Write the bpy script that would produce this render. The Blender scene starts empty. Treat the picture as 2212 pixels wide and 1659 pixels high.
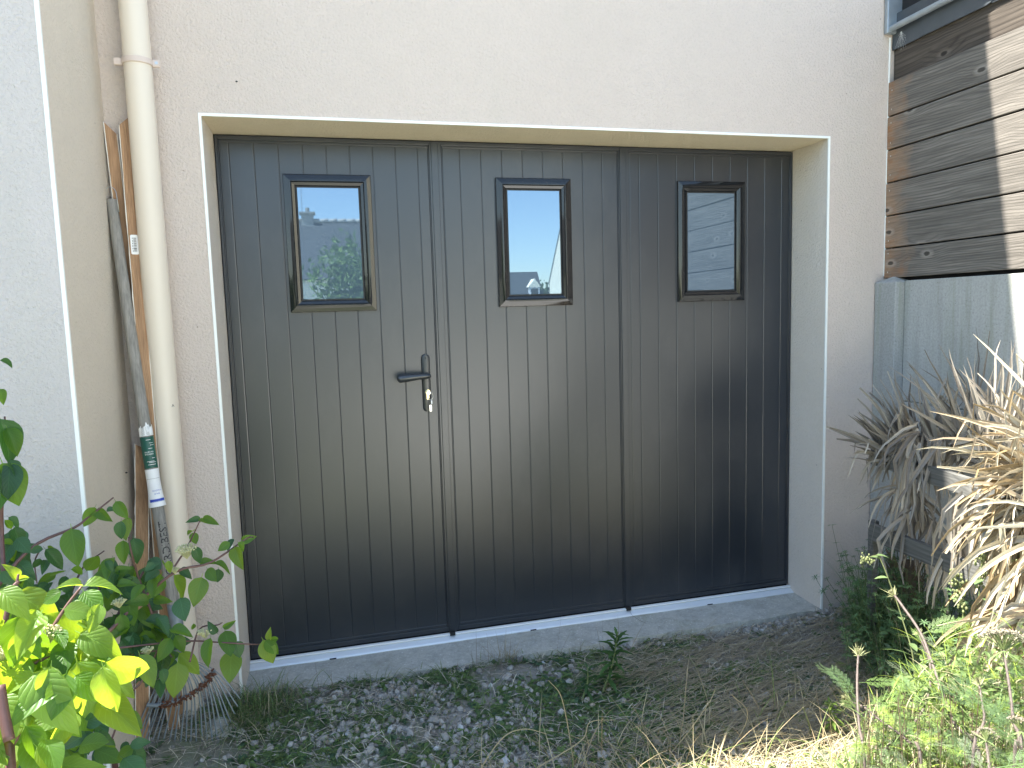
import bpy, math, random
import numpy as np
from mathutils import Matrix, Vector
random.seed(7); rng=np.random.default_rng(11)
sc=bpy.context.scene; COL=sc.collection

# ------------------------------------------------------------------ camera
CAM=np.array([0.392,-2.545,1.3133]); YAW,PIT,ROL=.2445,-.1023,-.0298; FPX=1506.45
def basis(yaw,pitch,roll):
    cy,sy=math.cos(yaw),math.sin(yaw)
    F=np.array([sy*math.cos(pitch),cy*math.cos(pitch),math.sin(pitch)])
    R=np.array([cy,-sy,0.]); U=np.cross(R,F); c,s=math.cos(roll),math.sin(roll)
    return c*R+s*U,-s*R+c*U,F
CR,CU,CF=basis(YAW,PIT,ROL)
cd=bpy.data.cameras.new('camera'); cam=bpy.data.objects.new('camera',cd); COL.objects.link(cam)
cam.matrix_world=Matrix(((CR[0],CU[0],-CF[0],CAM[0]),(CR[1],CU[1],-CF[1],CAM[1]),(CR[2],CU[2],-CF[2],CAM[2]),(0,0,0,1)))
cd.sensor_width=36; cd.lens=FPX/2212*36; cd.clip_start=.05; cd.clip_end=1000
sc.camera=cam
# survey helpers: sight lines measured on the photograph (2212 px wide), met with real planes / distances
def ray(x,y):
    v=CF*FPX+CR*(x-1106)-CU*(y-829.5); return v/np.linalg.norm(v)
def onp(x,y,ax,val):
    d=ray(x,y); return CAM+d*((val-CAM[ax])/d[ax])
def at(x,y,dist): return CAM+ray(x,y)*dist

# ------------------------------------------------------------------ light
SUN=np.array([-3.2,1.0,6.35]); SUN/=np.linalg.norm(SUN)
w=bpy.data.worlds.new('World'); sc.world=w; w.use_nodes=True
nt=w.node_tree; nt.nodes.clear()
sky=nt.nodes.new('ShaderNodeTexSky'); sky.sky_type='NISHITA'; sky.sun_disc=False
sky.sun_elevation=math.asin(SUN[2]); sky.sun_rotation=math.atan2(SUN[0],SUN[1]); sky.air_density=1.0; sky.dust_density=.3; sky.ozone_density=1.5
bg=nt.nodes.new('ShaderNodeBackground'); bg.inputs[1].default_value=.12
wo=nt.nodes.new('ShaderNodeOutputWorld'); tn=nt.nodes.new('ShaderNodeMix'); tn.data_type='RGBA'; tn.blend_type='MULTIPLY'; tn.inputs[0].default_value=1; tn.inputs[7].default_value=(1.01,.972,.89,1); nt.links.new(sky.outputs[0],tn.inputs[6]); nt.links.new(tn.outputs[2],bg.inputs[0]); nt.links.new(bg.outputs[0],wo.inputs[0])
ld=bpy.data.lights.new('sun','SUN'); ld.energy=5.0; ld.angle=math.radians(.55); ld.color=(1,.95,.86)
lo=bpy.data.objects.new('sun',ld); COL.objects.link(lo); lo.rotation_euler=Vector(SUN).to_track_quat('Z','Y').to_euler(); lo.location=(-5,3,12)
sc.view_settings.view_transform='Standard'; sc.view_settings.look='None'; sc.view_settings.gamma=1
sc.view_settings.exposure=2.3
try: sc.view_settings.use_curve_mapping=False
except: pass

# ------------------------------------------------------------------ materials
class NM:
    def __init__(s,name):
        s.m=bpy.data.materials.new(name); s.m.use_nodes=True; s.t=s.m.node_tree; s.t.nodes.clear()
        s.out=s.n('OutputMaterial'); s.b=s.n('BsdfPrincipled'); s.t.links.new(s.b.outputs[0],s.out.inputs[0])
    def n(s,t,**k):
        o=s.t.nodes.new('ShaderNode'+t)
        for a,b in k.items(): setattr(o,a,b)
        return o
    def put(s,v,sock):
        if isinstance(v,bpy.types.NodeSocket): s.t.links.new(v,sock)
        else:
            if hasattr(sock.default_value,'__len__') and not hasattr(v,'__len__'): v=[v]*len(sock.default_value)
            if hasattr(v,'__len__') and len(v)==3 and len(sock.default_value)==4: v=(*v,1)
            sock.default_value=v
    def set(s,**k):
        names=dict(color='Base Color',rough='Roughness',metal='Metallic',ior='IOR',spec='Specular IOR Level',normal='Normal',coat='Coat Weight',crough='Coat Roughness',cior='Coat IOR')
        for a,v in k.items(): s.put(v,s.b.inputs[names[a]])
        return s
    def obj(s): return s.n('TexCoord').outputs['Object']
    def map(s,v,scale=(1,1,1),loc=(0,0,0),rot=(0,0,0)):
        m=s.n('Mapping'); s.put(v,m.inputs[0]); m.inputs[1].default_value=loc; m.inputs[2].default_value=rot; m.inputs[3].default_value=scale; return m.outputs[0]
    def noise(s,v,scale,detail=3,rough=.5,dist=0,w=None):
        o=s.n('TexNoise'); s.put(v,o.inputs['Vector']); o.inputs['Scale'].default_value=scale; o.inputs['Detail'].default_value=detail; o.inputs['Roughness'].default_value=rough; o.inputs['Distortion'].default_value=dist
        return o.outputs[0]
    def vor(s,v,scale,feature='F1',rnd=1):
        o=s.n('TexVoronoi',feature=feature); s.put(v,o.inputs['Vector']); o.inputs['Scale'].default_value=scale; o.inputs['Randomness'].default_value=rnd; return o.outputs[0]
    def ramp(s,f,stops):
        o=s.n('ValToRGB'); s.put(f,o.inputs[0]); e=o.color_ramp.elements
        while len(e)<len(stops): e.new(.5)
        for i,(p,c) in enumerate(stops):
            e[i].position=p; e[i].color=(c,c,c,1) if not hasattr(c,'__len__') else (*c,1)
        return o.outputs[0]
    def math(s,op,a,b=0,c=None,clamp=False):
        o=s.n('Math',operation=op,use_clamp=clamp); s.put(a,o.inputs[0]); s.put(b,o.inputs[1])
        if c is not None: s.put(c,o.inputs[2])
        return o.outputs[0]
    def mix(s,f,a,b,mode='MIX'):
        o=s.n('Mix',data_type='RGBA',blend_type=mode); s.put(f,o.inputs[0]); s.put(a,o.inputs[6]); s.put(b,o.inputs[7]); return o.outputs[2]
    def sep(s,v):
        o=s.n('SeparateXYZ'); s.put(v,o.inputs[0]); return o.outputs
    def attr(s,name='Col'): return s.n('Attribute',attribute_name=name).outputs[0]
    def bump(s,h,strength=.5,dist=.002,normal=None):
        o=s.n('Bump'); s.put(h,o.inputs['Height']); o.inputs['Strength'].default_value=strength; o.inputs['Distance'].default_value=dist
        if normal is not None: s.put(normal,o.inputs['Normal'])
        return o.outputs[0]
    def rand(s): return s.n('ObjectInfo').outputs['Random']
    def translucent(s,color,fac,normal=None):
        t=s.n('BsdfTranslucent'); s.put(color,t.inputs[0])
        if normal is not None: s.put(normal,t.inputs[1])
        m=s.n('MixShader'); m.inputs[0].default_value=fac
        s.t.links.new(s.b.outputs[0],m.inputs[1]); s.t.links.new(t.outputs[0],m.inputs[2]); s.t.links.new(m.outputs[0],s.out.inputs[0])

def simple(name,color,rough=.5,metal=0,var=.12,scale=30,bump=0,bscale=200,**k):
    a=NM(name); v=a.obj(); n=a.noise(v,scale,4)
    c=a.mix(n,tuple(x*(1-var) for x in color),tuple(min(1,x*(1+var)) for x in color))
    a.set(color=c,rough=rough,metal=metal,**k)
    if bump: a.set(normal=a.bump(a.noise(v,bscale,3),bump,.001))
    return a.m

def render_wall(name,c1,c2,stain=True):
    a=NM(name); v=a.obj()
    big=a.noise(v,1.3,4,.55); mid=a.noise(v,14,3)
    c=a.mix(big,c1,c2); c=a.mix(a.math('MULTIPLY',mid,.35),c,tuple(x*.9 for x in c1))
    # faint algae / rain wear patches with their own shape
    st=a.ramp(a.noise(a.map(v,(3,3,.8)),1.1,5,.6),[(.55,0),(.8,1)])
    c=a.mix(a.math('MULTIPLY',st,.22),c,(.42,.42,.33))
    sp=a.vor(v,9); c=a.mix(a.ramp(sp,[(.012,.75),(.03,0)]),c,(.16,.12,.09))
    g=a.noise(v,115,2,.55,.6); g2=a.noise(v,420,2); vv=a.vor(v,120)
    h=a.math('ADD',a.math('MULTIPLY',g,1.),a.math('MULTIPLY',g2,.35)); h=a.math('ADD',h,a.math('MULTIPLY',vv,.2))
    c=a.mix(a.ramp(g,[(.3,.16),(.55,0)]),c,tuple(x*.72 for x in c1))
    a.set(color=c,rough=.92,spec=.25,normal=a.bump(h,.95,.0055))
    return a.m
M={}
M['wall']=render_wall('rendered_wall',(.59,.502,.442),(.65,.562,.50)); M['wallgrey']=render_wall('rendered_wall_grey',(.53,.485,.465),(.58,.535,.51))
M['returnwall']=render_wall('rendered_return_bounce',(.70,.61,.50),(.76,.67,.56)); M['reveal']=render_wall('rendered_reveal',(.70,.625,.54),(.75,.675,.59)); M['soffit']=render_wall('rendered_soffit_bounce',(.70,.60,.44),(.74,.64,.48))  # return and soffit: same render, lighter and yellower to stand in for ground bounce
M['bead']=simple('white_bead',(.83,.84,.80),.45,var=.05,scale=8)
M['pipe']=simple('sand_plastic',(.69,.61,.505),.42,var=.05,scale=3,bump=.05,bscale=60)
M['clip']=simple('pinkish_plastic',(.60,.50,.44),.5,var=.08,scale=20)
M['steel']=simple('zinc_steel',(.55,.57,.58),.35,1,var=.15,scale=60)
M['darkhole']=simple('dark_hole',(.012,.012,.013),.8)
def door_mat():
    a=NM('anthracite_door'); v=a.obj()
    n=a.noise(v,.9,3); dust=a.noise(a.map(v,(1,1,.5)),6,5,.65)
    c=a.mix(n,(.010,.0148,.022),(.013,.0175,.026)); 
    c=a.mix(a.math('MULTIPLY',a.ramp(dust,[(.5,0),(.75,1)]),.12),c,(.13,.12,.11))
    r=a.math('ADD',.30,a.math('MULTIPLY',dust,.07))
    h=a.math('ADD',a.math('MULTIPLY',a.noise(v,6,2),1.5),a.math('MULTIPLY',a.noise(v,900,2),.10))
    a.set(color=c,rough=r,spec=.95,ior=1.5,normal=a.bump(h,.25,.0006))
    return a.m
M['door']=door_mat()
M['gloss']=simple('gloss_black_frame',(.012,.013,.015),.055,var=.1,scale=5,bump=.12,bscale=7,spec=.5,ior=1.5)
def glass_mat():
    a=NM('mirror_glass'); v=a.obj()
    d=a.noise(v,9,4); a.set(color=(.50,.54,.56),metal=.62,rough=a.math('MULTIPLY',a.ramp(d,[(.5,0),(.9,1)]),.02),spec=.6)
    a.put((.185,.265,.36),a.b.inputs['Base Color']); return a.m
M['glass']=glass_mat()
M['rubber']=simple('black_rubber',(.012,.012,.012),.6)
M['handle']=simple('dark_handle',(.030,.033,.036),.28,var=.1,scale=40,spec=.7)
M['brass']=simple('nickel_brass',(.80,.70,.42),.22,1,var=.1,scale=90)
M['nickel']=simple('nickel',(.75,.74,.70),.2,1,var=.05)
M['whiteplastic']=simple('white_plastic',(.82,.80,.74),.4)
M['alu']=simple('anodised_sill',(.74,.78,.82),.38,.35,var=.06,scale=4)
M['lip']=simple('white_sill_lip',(.84,.84,.82),.4,var=.04)
def concrete(name,c1,c2,streak=False,grit=.6):
    a=NM(name); v=a.obj(); n=a.noise(v,5,6,.65); f=a.noise(v,120,3,.6)
    c=a.mix(n,c1,c2); c=a.mix(a.ramp(f,[(.35,.35),(.6,0)]),c,tuple(x*.6 for x in c1))
    pores=a.vor(v,70); c=a.mix(a.ramp(pores,[(.08,.5),(.16,0)]),c,(.10,.10,.09))
    if streak:
        s=a.ramp(a.noise(a.map(v,(9,9,.6)),2.2,5,.65),[(.48,0),(.7,1)]); c=a.mix(a.math('MULTIPLY',s,.5),c,(.23,.25,.17))
        s2=a.ramp(a.noise(a.map(v,(14,14,.9),(5,3,2)),2,4,.6),[(.5,0),(.75,1)]); c=a.mix(a.math('MULTIPLY',s2,.35),c,(.20,.19,.17))
    else:
        s=a.ramp(a.noise(v,3.2,5,.7),[(.5,0),(.72,1)]); c=a.mix(a.math('MULTIPLY',s,.5),c,(.27,.26,.16))
        wv=a.vor(a.map(v,(1,1,1)),55); c=a.mix(a.ramp(wv,[(.12,.7),(.22,0)]),c,(.68,.68,.65)); sm=a.noise(v,22,5,.7); c=a.mix(a.ramp(sm,[(.35,.45),(.55,0)]),c,tuple(x*.55 for x in c1))
    a.set(color=c,rough=.9,normal=a.bump(a.math('ADD',f,a.math('MULTIPLY',n,.8)),grit,.003)); return a.m
M['slab']=concrete('brushed_concrete',(.43,.42,.37),(.57,.56,.50))
M['panel']=concrete('precast_concrete',(.36,.36,.34),(.48,.48,.455),True,.25)
M['post']=concrete('concrete_post',(.31,.315,.30),(.40,.405,.39),True,.4)
def wood(name,dark,light,grain,axis='y',stain=None,rough=.8,knots=True,rings=36):
    """grain runs along axis; every board offset by its own random number"""
    a=NM(name); v=a.obj(); rn=a.rand()
    cmb=a.n('CombineXYZ'); 
    for i,k in enumerate((7.3,3.1,5.7)): a.put(a.math('MULTIPLY',rn,k),cmb.inputs[i])
    add=a.n('VectorMath',operation='ADD'); a.put(v,add.inputs[0]); a.put(cmb.outputs[0],add.inputs[1]); p=add.outputs[0]
    if axis=='y': sc1=(1,.10,1); 
    elif axis=='x': sc1=(.10,1,1)
    else: sc1=(1,1,.06)
    if knots:
        sp_=a.sep(p); cb=a.n('CombineXYZ'); a.put(a.math('MULTIPLY',sp_[1],1.9),cb.inputs[0]); a.put(a.math('MULTIPLY',sp_[2],3.6),cb.inputs[1])
        vo=a.n('TexVoronoi',voronoi_dimensions='2D'); a.put(cb.outputs[0],vo.inputs['Vector']); vo.inputs['Scale'].default_value=1.5; kv=vo.outputs[0]
        kn=a.ramp(kv,[(.0,1),(.30,.0)])
    else: kn=0
    low=tuple((.6 if x==1 else .10) for x in sc1)
    warp=a.noise(a.map(p,low),7,3,.55)
    z=a.sep(p)[2 if axis!='z' else 0]
    ph=a.math('ADD',a.math('MULTIPLY',z,rings),a.math('ADD',a.math('MULTIPLY',warp,rings*.13),a.math('MULTIPLY',kn,2.2)))
    sw=a.math('ADD',a.math('MULTIPLY',a.math('SINE',a.math('MULTIPLY',ph,6.2832)),.5),.5)
    ring=a.math('SUBTRACT',1.0,a.math('POWER',sw,3.0))
    ring=a.math('SUBTRACT',1.0,a.math('MULTIPLY',a.math('SUBTRACT',1.0,ring),a.noise(a.map(p,low),16,3,.6)))
    fine=tuple((1 if x==1 else .03) for x in sc1)
    fib=a.noise(a.map(p,fine),170,4,.65)
    fib2=a.noise(a.map(p,tuple((1 if x==1 else .05) for x in sc1)),45,4,.6)
    c=a.mix(a.noise(a.map(p,tuple((1 if x==1 else .25) for x in sc1)),6,5,.65),dark,light)
    c=a.mix(a.ramp(fib2,[(.3,.5),(.6,0)]),c,tuple(x*.55 for x in dark))
    c=a.mix(a.math('MULTIPLY',a.math('SUBTRACT',1.0,ring),grain),c,tuple(x*.40 for x in dark))
    c=a.mix(a.ramp(fib,[(.35,.55),(.6,0)]),c,tuple(x*.50 for x in dark))
    if stain:
        y=a.sep(v)[1]
        m=a.math('MULTIPLY',a.ramp(a.math('ADD',a.math('MULTIPLY',y,-3.2),a.math('MULTIPLY',a.noise(p,7,4,.6),1.1)),[(.55,1),(1.0,0)]),.8)
        c=a.mix(a.math('MULTIPLY',m,a.ramp(fib,[(.3,.5),(.7,1)])),c,stain)
        m2=a.math('MULTIPLY',a.ramp(a.noise(a.map(p,(1,.5,1)),16,4,.7),[(.52,0),(.66,1)]),m); c=a.mix(m2,c,(.26,.115,.045))
    if knots:
        kd=a.math('ADD',kv,a.math('MULTIPLY',a.noise(p,60,2),.03)); c=a.mix(a.ramp(kd,[(.05,0),(.07,.28),(.13,0)]),c,tuple(min(1,x*1.7) for x in light))
        c=a.mix(a.ramp(kd,[(.045,.85),(.065,0)]),c,tuple(x*.35 for x in dark))
    h=a.math('ADD',a.math('MULTIPLY',ring,.9),fib)
    a.set(color=c,rough=rough,spec=.3,normal=a.bump(h,.4,.0014)); return a.m
M['board']=wood('weathered_board',(.125,.112,.098),(.31,.28,.245),.85,'y',stain=(.36,.215,.12),rings=95)
M['boarddark']=wood('dark_rough_board',(.060,.047,.038),(.15,.125,.10),.95,'y',rings=60)
M['rail']=wood('grey_rail',(.12,.12,.112),(.22,.215,.20),.7,'y',rings=60)
M['batten']=wood('brown_batten',(.36,.20,.10),(.52,.32,.18),.55,'z',rough=.6,knots=False,rings=230)
M['rakewood']=wood('grey_handle',(.27,.255,.23),(.40,.38,.34),.3,'z',rough=.7,knots=False,rings=150)
M['rawedge']=simple('ragged_white_edge',(.74,.70,.62),.8,var=.2,scale=80)
M['slate']=simple('slate',(.060,.070,.080),.42,var=.3,scale=14,bump=.4,bscale=90)
M['zinc']=simple('zinc',(.36,.40,.43),.45,.55,var=.3,scale=18,bump=.15,bscale=40)
M['mosszinc']=simple('mossy_slate',(.10,.115,.10),.8,var=.5,scale=28,bump=.5,bscale=80)
M['rakesteel']=simple('painted_tine_steel',(.21,.245,.27),.5,.3,var=.3,scale=50)
M['rust']=simple('rust',(.13,.052,.028),.9,var=.5,scale=140,bump=.8,bscale=300)
M['sticker']=simple('white_sticker',(.80,.80,.79),.5,var=.04)
M['green_print']=simple('green_sleeve',(.008,.085,.062),.4)
M['blue_print']=simple('blue_print',(.02,.06,.42),.4)
M['ink']=simple('black_ink',(.03,.03,.032),.7)
def leafm(name,dark,light,trans,tf,veins=True,rough=.42):
    a=NM(name); uv=a.n('TexCoord').outputs['UV']; s=a.sep(uv); u=a.math('ABSOLUTE',a.math('SUBTRACT',s[0],.5)); vv=s[1]
    rn=a.rand(); c=a.mix(rn,dark,light)
    c=a.mix(a.math('MULTIPLY',a.noise(a.obj(),30,3),.5),c,tuple(x*.7 for x in dark))
    nrm=None
    if veins:
        # arcing side veins + midrib
        ph=a.math('SUBTRACT',a.math('MULTIPLY',vv,7.5),a.math('MULTIPLY',a.math('POWER',u,.75),5.2))
        ve=a.math('ABSOLUTE',a.math('SINE',a.math('MULTIPLY',ph,3.1416)))
        line=a.ramp(ve,[(.0,1),(.22,0)]); mid=a.ramp(u,[(.0,1),(.03,0)])
        ln=a.math('MAXIMUM',line,mid); c=a.mix(a.math('MULTIPLY',ln,.3),c,tuple(min(1,x*2.1+.03) for x in light))
        nrm=a.bump(a.math('SUBTRACT',a.math('POWER',ve,.5),a.math('MULTIPLY',mid,.8)),.5,.0012)
        tr=a.mix(a.math('MULTIPLY',ln,.3),trans,tuple(min(1,x*1.3) for x in trans))
    else: tr=trans
    a.set(color=c,rough=rough,spec=.45)
    if nrm is not None: a.set(normal=nrm)
    a.translucent(tr,tf); return a.m
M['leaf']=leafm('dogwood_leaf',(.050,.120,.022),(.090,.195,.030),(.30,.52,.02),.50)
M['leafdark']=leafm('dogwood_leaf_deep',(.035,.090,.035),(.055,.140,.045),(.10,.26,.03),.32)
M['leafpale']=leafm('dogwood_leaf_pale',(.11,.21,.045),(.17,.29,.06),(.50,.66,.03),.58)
M['stem']=simple('reddish_stem',(.105,.050,.042),.5,var=.35,scale=60)
M['stemgreen']=simple('green_stem',(.16,.20,.07),.55,var=.3,scale=60)
M['flower']=simple('cream_bud',(.46,.45,.25),.7,var=.3,scale=200)
def colm(name,rough=.7,tf=0.,spec=.3,bump=0):
    a=NM(name); c=a.attr(); n=a.noise(a.obj(),90,3)
    c=a.mix(a.math('MULTIPLY',n,.5),c,a.mix(1.0,c,(.62,.62,.62),'MULTIPLY'))
    a.set(color=c,rough=rough,spec=spec)
    if bump: a.set(normal=a.bump(a.noise(a.obj(),160,4),bump,.003))
    if tf: a.translucent(c,tf)
    return a.m
M['straw']=colm('straw',.65,.25); M['stone']=colm('stone',.8,0,.35,.6); M['weed']=colm('weed_green',.5,.38); M['palm']=colm('dry_palm',.6,.22)
def ground_mat():
    a=NM('garden_soil'); v=a.obj(); n=a.noise(v,3,5,.6); f=a.noise(v,60,4,.65); b=a.noise(v,.25,3)
    c=a.mix(n,(.24,.225,.20),(.35,.33,.295)); c=a.mix(a.ramp(f,[(.4,0),(.65,.7)]),c,(.24,.215,.16))
    g=a.ramp(a.noise(v,1.1,5,.65),[(.5,0),(.62,.7)]); c=a.mix(g,c,(.15,.18,.085))
    y=a.sep(v)[1]; far=a.ramp(a.math('MULTIPLY',y,-.125),[(.09,0),(.16,1)])
    dry=a.mix(a.noise(v,2.2,6,.7),(.42,.395,.345),(.56,.54,.485)); dry=a.mix(a.ramp(b,[(.42,0),(.58,.7)]),dry,(.15,.19,.06))
    xg=a.ramp(a.math('MULTIPLY_ADD',a.sep(v)[0],.25,.5),[(.42,1),(.56,0)]); dry=a.mix(a.math('MULTIPLY',xg,.8),dry,(.15,.155,.11)); c=a.mix(far,c,dry)
    a.set(color=c,rough=.95,normal=a.bump(a.math('ADD',f,n),.8,.012)); return a.m
M['ground']=ground_mat()

# ------------------------------------------------------------------ object helpers
def tag(o,label=None,cat=None,group=None,kind=None):
    for k,v in (('label',label),('category',cat),('group',group),('kind',kind)):
        if v: o[k]=v
    return o
def link(o,parent=None):
    COL.objects.link(o)
    if parent is not None:
        o.parent=parent; o.matrix_parent_inverse=WORLD.get(parent.name,Matrix.Identity(4)).inverted()
    return o
WORLD={}
def empty(name,loc,label,cat,group=None):
    o=bpy.data.objects.new(name,None); o.location=loc; o.empty_display_size=.05; COL.objects.link(o); WORLD[o.name]=Matrix.Translation(Vector(loc)); return tag(o,label,cat,group)
class B:
    """collects polygons in world space, then links them as ONE mesh object"""
    def __init__(s): s.V=[];s.F=[];s.C=[];s.UV=[];s.n=0;s.mi=[];s.cm=0
    def add(s,V,F,col=None,uv=None):
        V=np.asarray(V,float).reshape(-1,3); s.V.append(V)
        for f in F: s.F.append(tuple(int(i)+s.n for i in f)); s.mi.append(s.cm)
        if col is not None: s.C.append(np.broadcast_to(np.asarray(col,float),(len(V),3)))
        if uv is not None: s.UV.append(np.asarray(uv,float))
        s.n+=len(V); return s
    def box(s,a,b,ch=0,skip=''):
        (x0,y0,z0),(x1,y1,z1)=a,b
        V=[(x0,y0,z0),(x1,y0,z0),(x1,y1,z0),(x0,y1,z0),(x0,y0,z1),(x1,y0,z1),(x1,y1,z1),(x0,y1,z1)]
        F=[(0,3,2,1),(4,5,6,7),(0,1,5,4),(2,3,7,6),(1,2,6,5),(3,0,4,7)]
        return s.add(V,F)
    def grid(s,G,col=None,uv=None,closed=False):
        G=np.asarray(G,float); a,b=G.shape[:2]; F=[]
        for i in range(a-1):
            for j in range(b if closed else b-1):
                j2=(j+1)%b; F.append((i*b+j,i*b+j2,(i+1)*b+j2,(i+1)*b+j))
        return s.add(G.reshape(-1,3),F,col,uv)
    def tube(s,P,r,n=8,col=None,cap=True):
        P=np.asarray(P,float); r=np.broadcast_to(np.asarray(r,float),(len(P),)); T=np.gradient(P,axis=0); T/=np.linalg.norm(T,axis=1)[:,None]+1e-12
        up=np.array([0,0,1.]) if abs(T[0][2])<.9 else np.array([1.,0,0]); rings=[]
        a=np.cross(up,T[0]); a/=np.linalg.norm(a)
        for i in range(len(P)):
            a=a-T[i]*(a@T[i]); a/=np.linalg.norm(a); b=np.cross(T[i],a)
            th=np.arange(n)*2*math.pi/n; rings.append(P[i]+r[i]*(np.cos(th)[:,None]*a+np.sin(th)[:,None]*b))
        n0=s.n; s.grid(np.array(rings),col,closed=True)
        if cap:
            s.F.append(tuple(n0+j for j in range(n-1,-1,-1))); s.mi.append(s.cm)
            s.F.append(tuple(n0+(len(P)-1)*n+j for j in range(n))); s.mi.append(s.cm)
        return s
    def mesh(s,name,mats,smooth=False,bevel=0):
        me=bpy.data.meshes.new(name); V=np.concatenate(s.V) if s.V else np.zeros((0,3))
        L=np.array([len(f) for f in s.F],np.int32); idx=np.fromiter((i for f in s.F for i in f),np.int32,int(L.sum()))
        me.vertices.add(len(V)); me.vertices.foreach_set('co',V.ravel()); me.loops.add(len(idx)); me.loops.foreach_set('vertex_index',idx)
        me.polygons.add(len(L)); me.polygons.foreach_set('loop_start',np.concatenate([[0],np.cumsum(L)[:-1]]).astype(np.int32))
        try: me.polygons.foreach_set('loop_total',L)
        except Exception: pass
        me.polygons.foreach_set('material_index',np.array(s.mi,np.int32))
        me.polygons.foreach_set('use_smooth',np.full(len(L),bool(smooth)))
        me.update(calc_edges=True)
        if s.C:
            C=np.concatenate(s.C); ca=me.color_attributes.new('Col','FLOAT_COLOR','POINT'); ca.data.foreach_set('color',np.concatenate([C,np.ones((len(C),1))],1).ravel())
        if s.UV:
            U=np.concatenate(s.UV)[idx]; me.uv_layers.new(name='UVMap').data.foreach_set('uv',U.ravel())
        for m in (mats if isinstance(mats,(list,tuple)) else [mats]): me.materials.append(m)
        return me
    def obj(s,name,mats,parent=None,smooth=False,bevel=0,angle=None,segs=2):
        o=bpy.data.objects.new(name,s.mesh(name,mats,smooth)); link(o,parent)
        if angle: 
            o.data.set_sharp_from_angle(angle=math.radians(angle))
        if bevel:
            md=o.modifiers.new('bevel','BEVEL'); md.width=bevel; md.segments=segs; md.limit_method='ANGLE'; md.angle_limit=math.radians(40)
        return o
def place(name,me,Mx,parent):
    o=bpy.data.objects.new(name,me); link(o,parent); o.matrix_basis=Mx; return o
def frame(origin,t,n,scale=1.0,sx=1.0):
    """matrix with local Y along t, local Z along n"""
    t=t/np.linalg.norm(t); n=n-t*(n@t); n/=np.linalg.norm(n)+1e-9; x=np.cross(t,n)
    m=np.eye(4); m[:3,0]=x*scale*sx; m[:3,1]=t*scale; m[:3,2]=n*scale; m[:3,3]=origin; return m
def spline(P,k=6):
    P=[np.asarray(p,float) for p in P]
    if len(P)<3: return np.array([P[0]+(P[-1]-P[0])*i/k for i in range(k+1)])
    Q=[2*P[0]-P[1]]+P+[2*P[-1]-P[-2]]; out=[]
    for i in range(1,len(Q)-2):
        for j in range(k):
            t=j/k; a,b,c,d=Q[i-1:i+3]; out.append(.5*((2*b)+(c-a)*t+(2*a-5*b+4*c-d)*t*t+(3*b-a-3*c+d)*t**3))
    out.append(P[-1]); return np.array(out)

# ================================================================== SETTING
def gz(x,y):
    x=np.asarray(x,float); y=np.asarray(y,float)
    h=-.045+.012*np.sin(x*2.1+1)*np.cos(y*2.7)+.006*np.sin(x*9+y*6)
    h=h+.05*np.clip((.05-x)/.35,0,1)*np.clip((y+.6)/.5,0,1)+.02*np.clip((x-2.2)/.4,0,1)
    h=h-.10*np.clip((y+.02)/.06,0,1)*((x>-.28))
    return h
xs=np.concatenate([[-300,-120,-50,-22,-12,-7,-4.5],np.arange(-3,3.6,.06),[4.2,5.5,8,14,25,60,130,300]])
ys=np.concatenate([[-300,-120,-60,-35,-22,-14,-10,-7,-5],np.arange(-4,.34,.06),[1,2,5,12,40,120,300]])
X,Y=np.meshgrid(xs,ys,indexing='ij'); Z=gz(X,Y)
far=np.clip((np.abs(Y)+np.abs(X)-8)/30,0,1); Z=Z*(1-far)-.05*far
tag(B().grid(np.stack([X,Y,Z],2)).obj('ground',M['ground'],smooth=True),'dry garden soil with gravel and straw in front of the garage',kind='structure')
b=B(); xs_=np.linspace(.95,6.6,12); ys_=np.linspace(-10.2,-2.35,14); X,Y=np.meshgrid(xs_,ys_,indexing='ij'); X=X+.12*np.sin(Y*3+X); Y=Y+.1*np.sin(X*2.3)
b.grid(np.stack([X,Y,np.full_like(X,-.012)],2)); M['glowyard']=simple('pale_glow_ground',(.76,.745,.70),.9,var=.15,scale=20,bump=.5,bscale=90)
tag(b.obj('glow_ground',M['glowyard'],smooth=True),'pale ground patch added unseen behind the viewer for the soft glow in the door',kind='structure')  # unseen pale ground, added to give the door its glow
# threshold slab
b=B(); nx,ny=60,6; X,Y=np.meshgrid(np.linspace(-.0,2.4,nx),np.linspace(-.004,.30,ny),indexing='ij')
Zs=-.0285+.0012*np.sin(X*17+Y*30)
Y2=Y.copy(); Y2[:,0]+=.004*np.sin(X[:,0]*23)+.004*np.sin(X[:,0]*61)
b.grid(np.stack([X,Y2,Zs],2)); low=np.stack([X[:,0],Y2[:,0],np.full(nx,-.16)],1); b.grid(np.stack([np.stack([X[:,0],Y2[:,0],Zs[:,0]],1),low],0))
tag(b.obj('threshold_slab',M['slab']),'grey brushed concrete threshold slab under the garage door',kind='structure')

# ---- house
TL=2.75; H=1.9872; D=.23; TOP=3.9; XL=-.289; YS=-.475; XR=2.75
house=empty('house',(1.2,0,0),'pinkish beige rendered house wall around the anthracite garage door','house')
def quad(b,*p): b.add(p,[(0,1,2,3)])
b=B()
V=[(XL-5.7,0,TL),(XL-5.7,0,TOP),(XL,0,TL),(XL,0,-.2),(0,0,-.2),(0,0,H),(2.4,0,H),(2.4,0,-.2),(XR,0,-.2),(XR,0,2.6),(XR,0,TOP),(2.4,0,TOP),(0,0,TOP),(XL,0,TOP),(XL,0,H),(XR,0,H)]
b.add([(XL-5.7,0,TL),(XL,0,TL),(XL,0,TOP),(XL-5.7,0,TOP)],[(0,1,2,3)]); b.add(V[3:],[(0,1,2,11),(11,2,9,10),(2,3,8,9),(4,5,12,3),(3,12,7,8)])
b.obj('front_wall',M['wall'],house)
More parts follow.
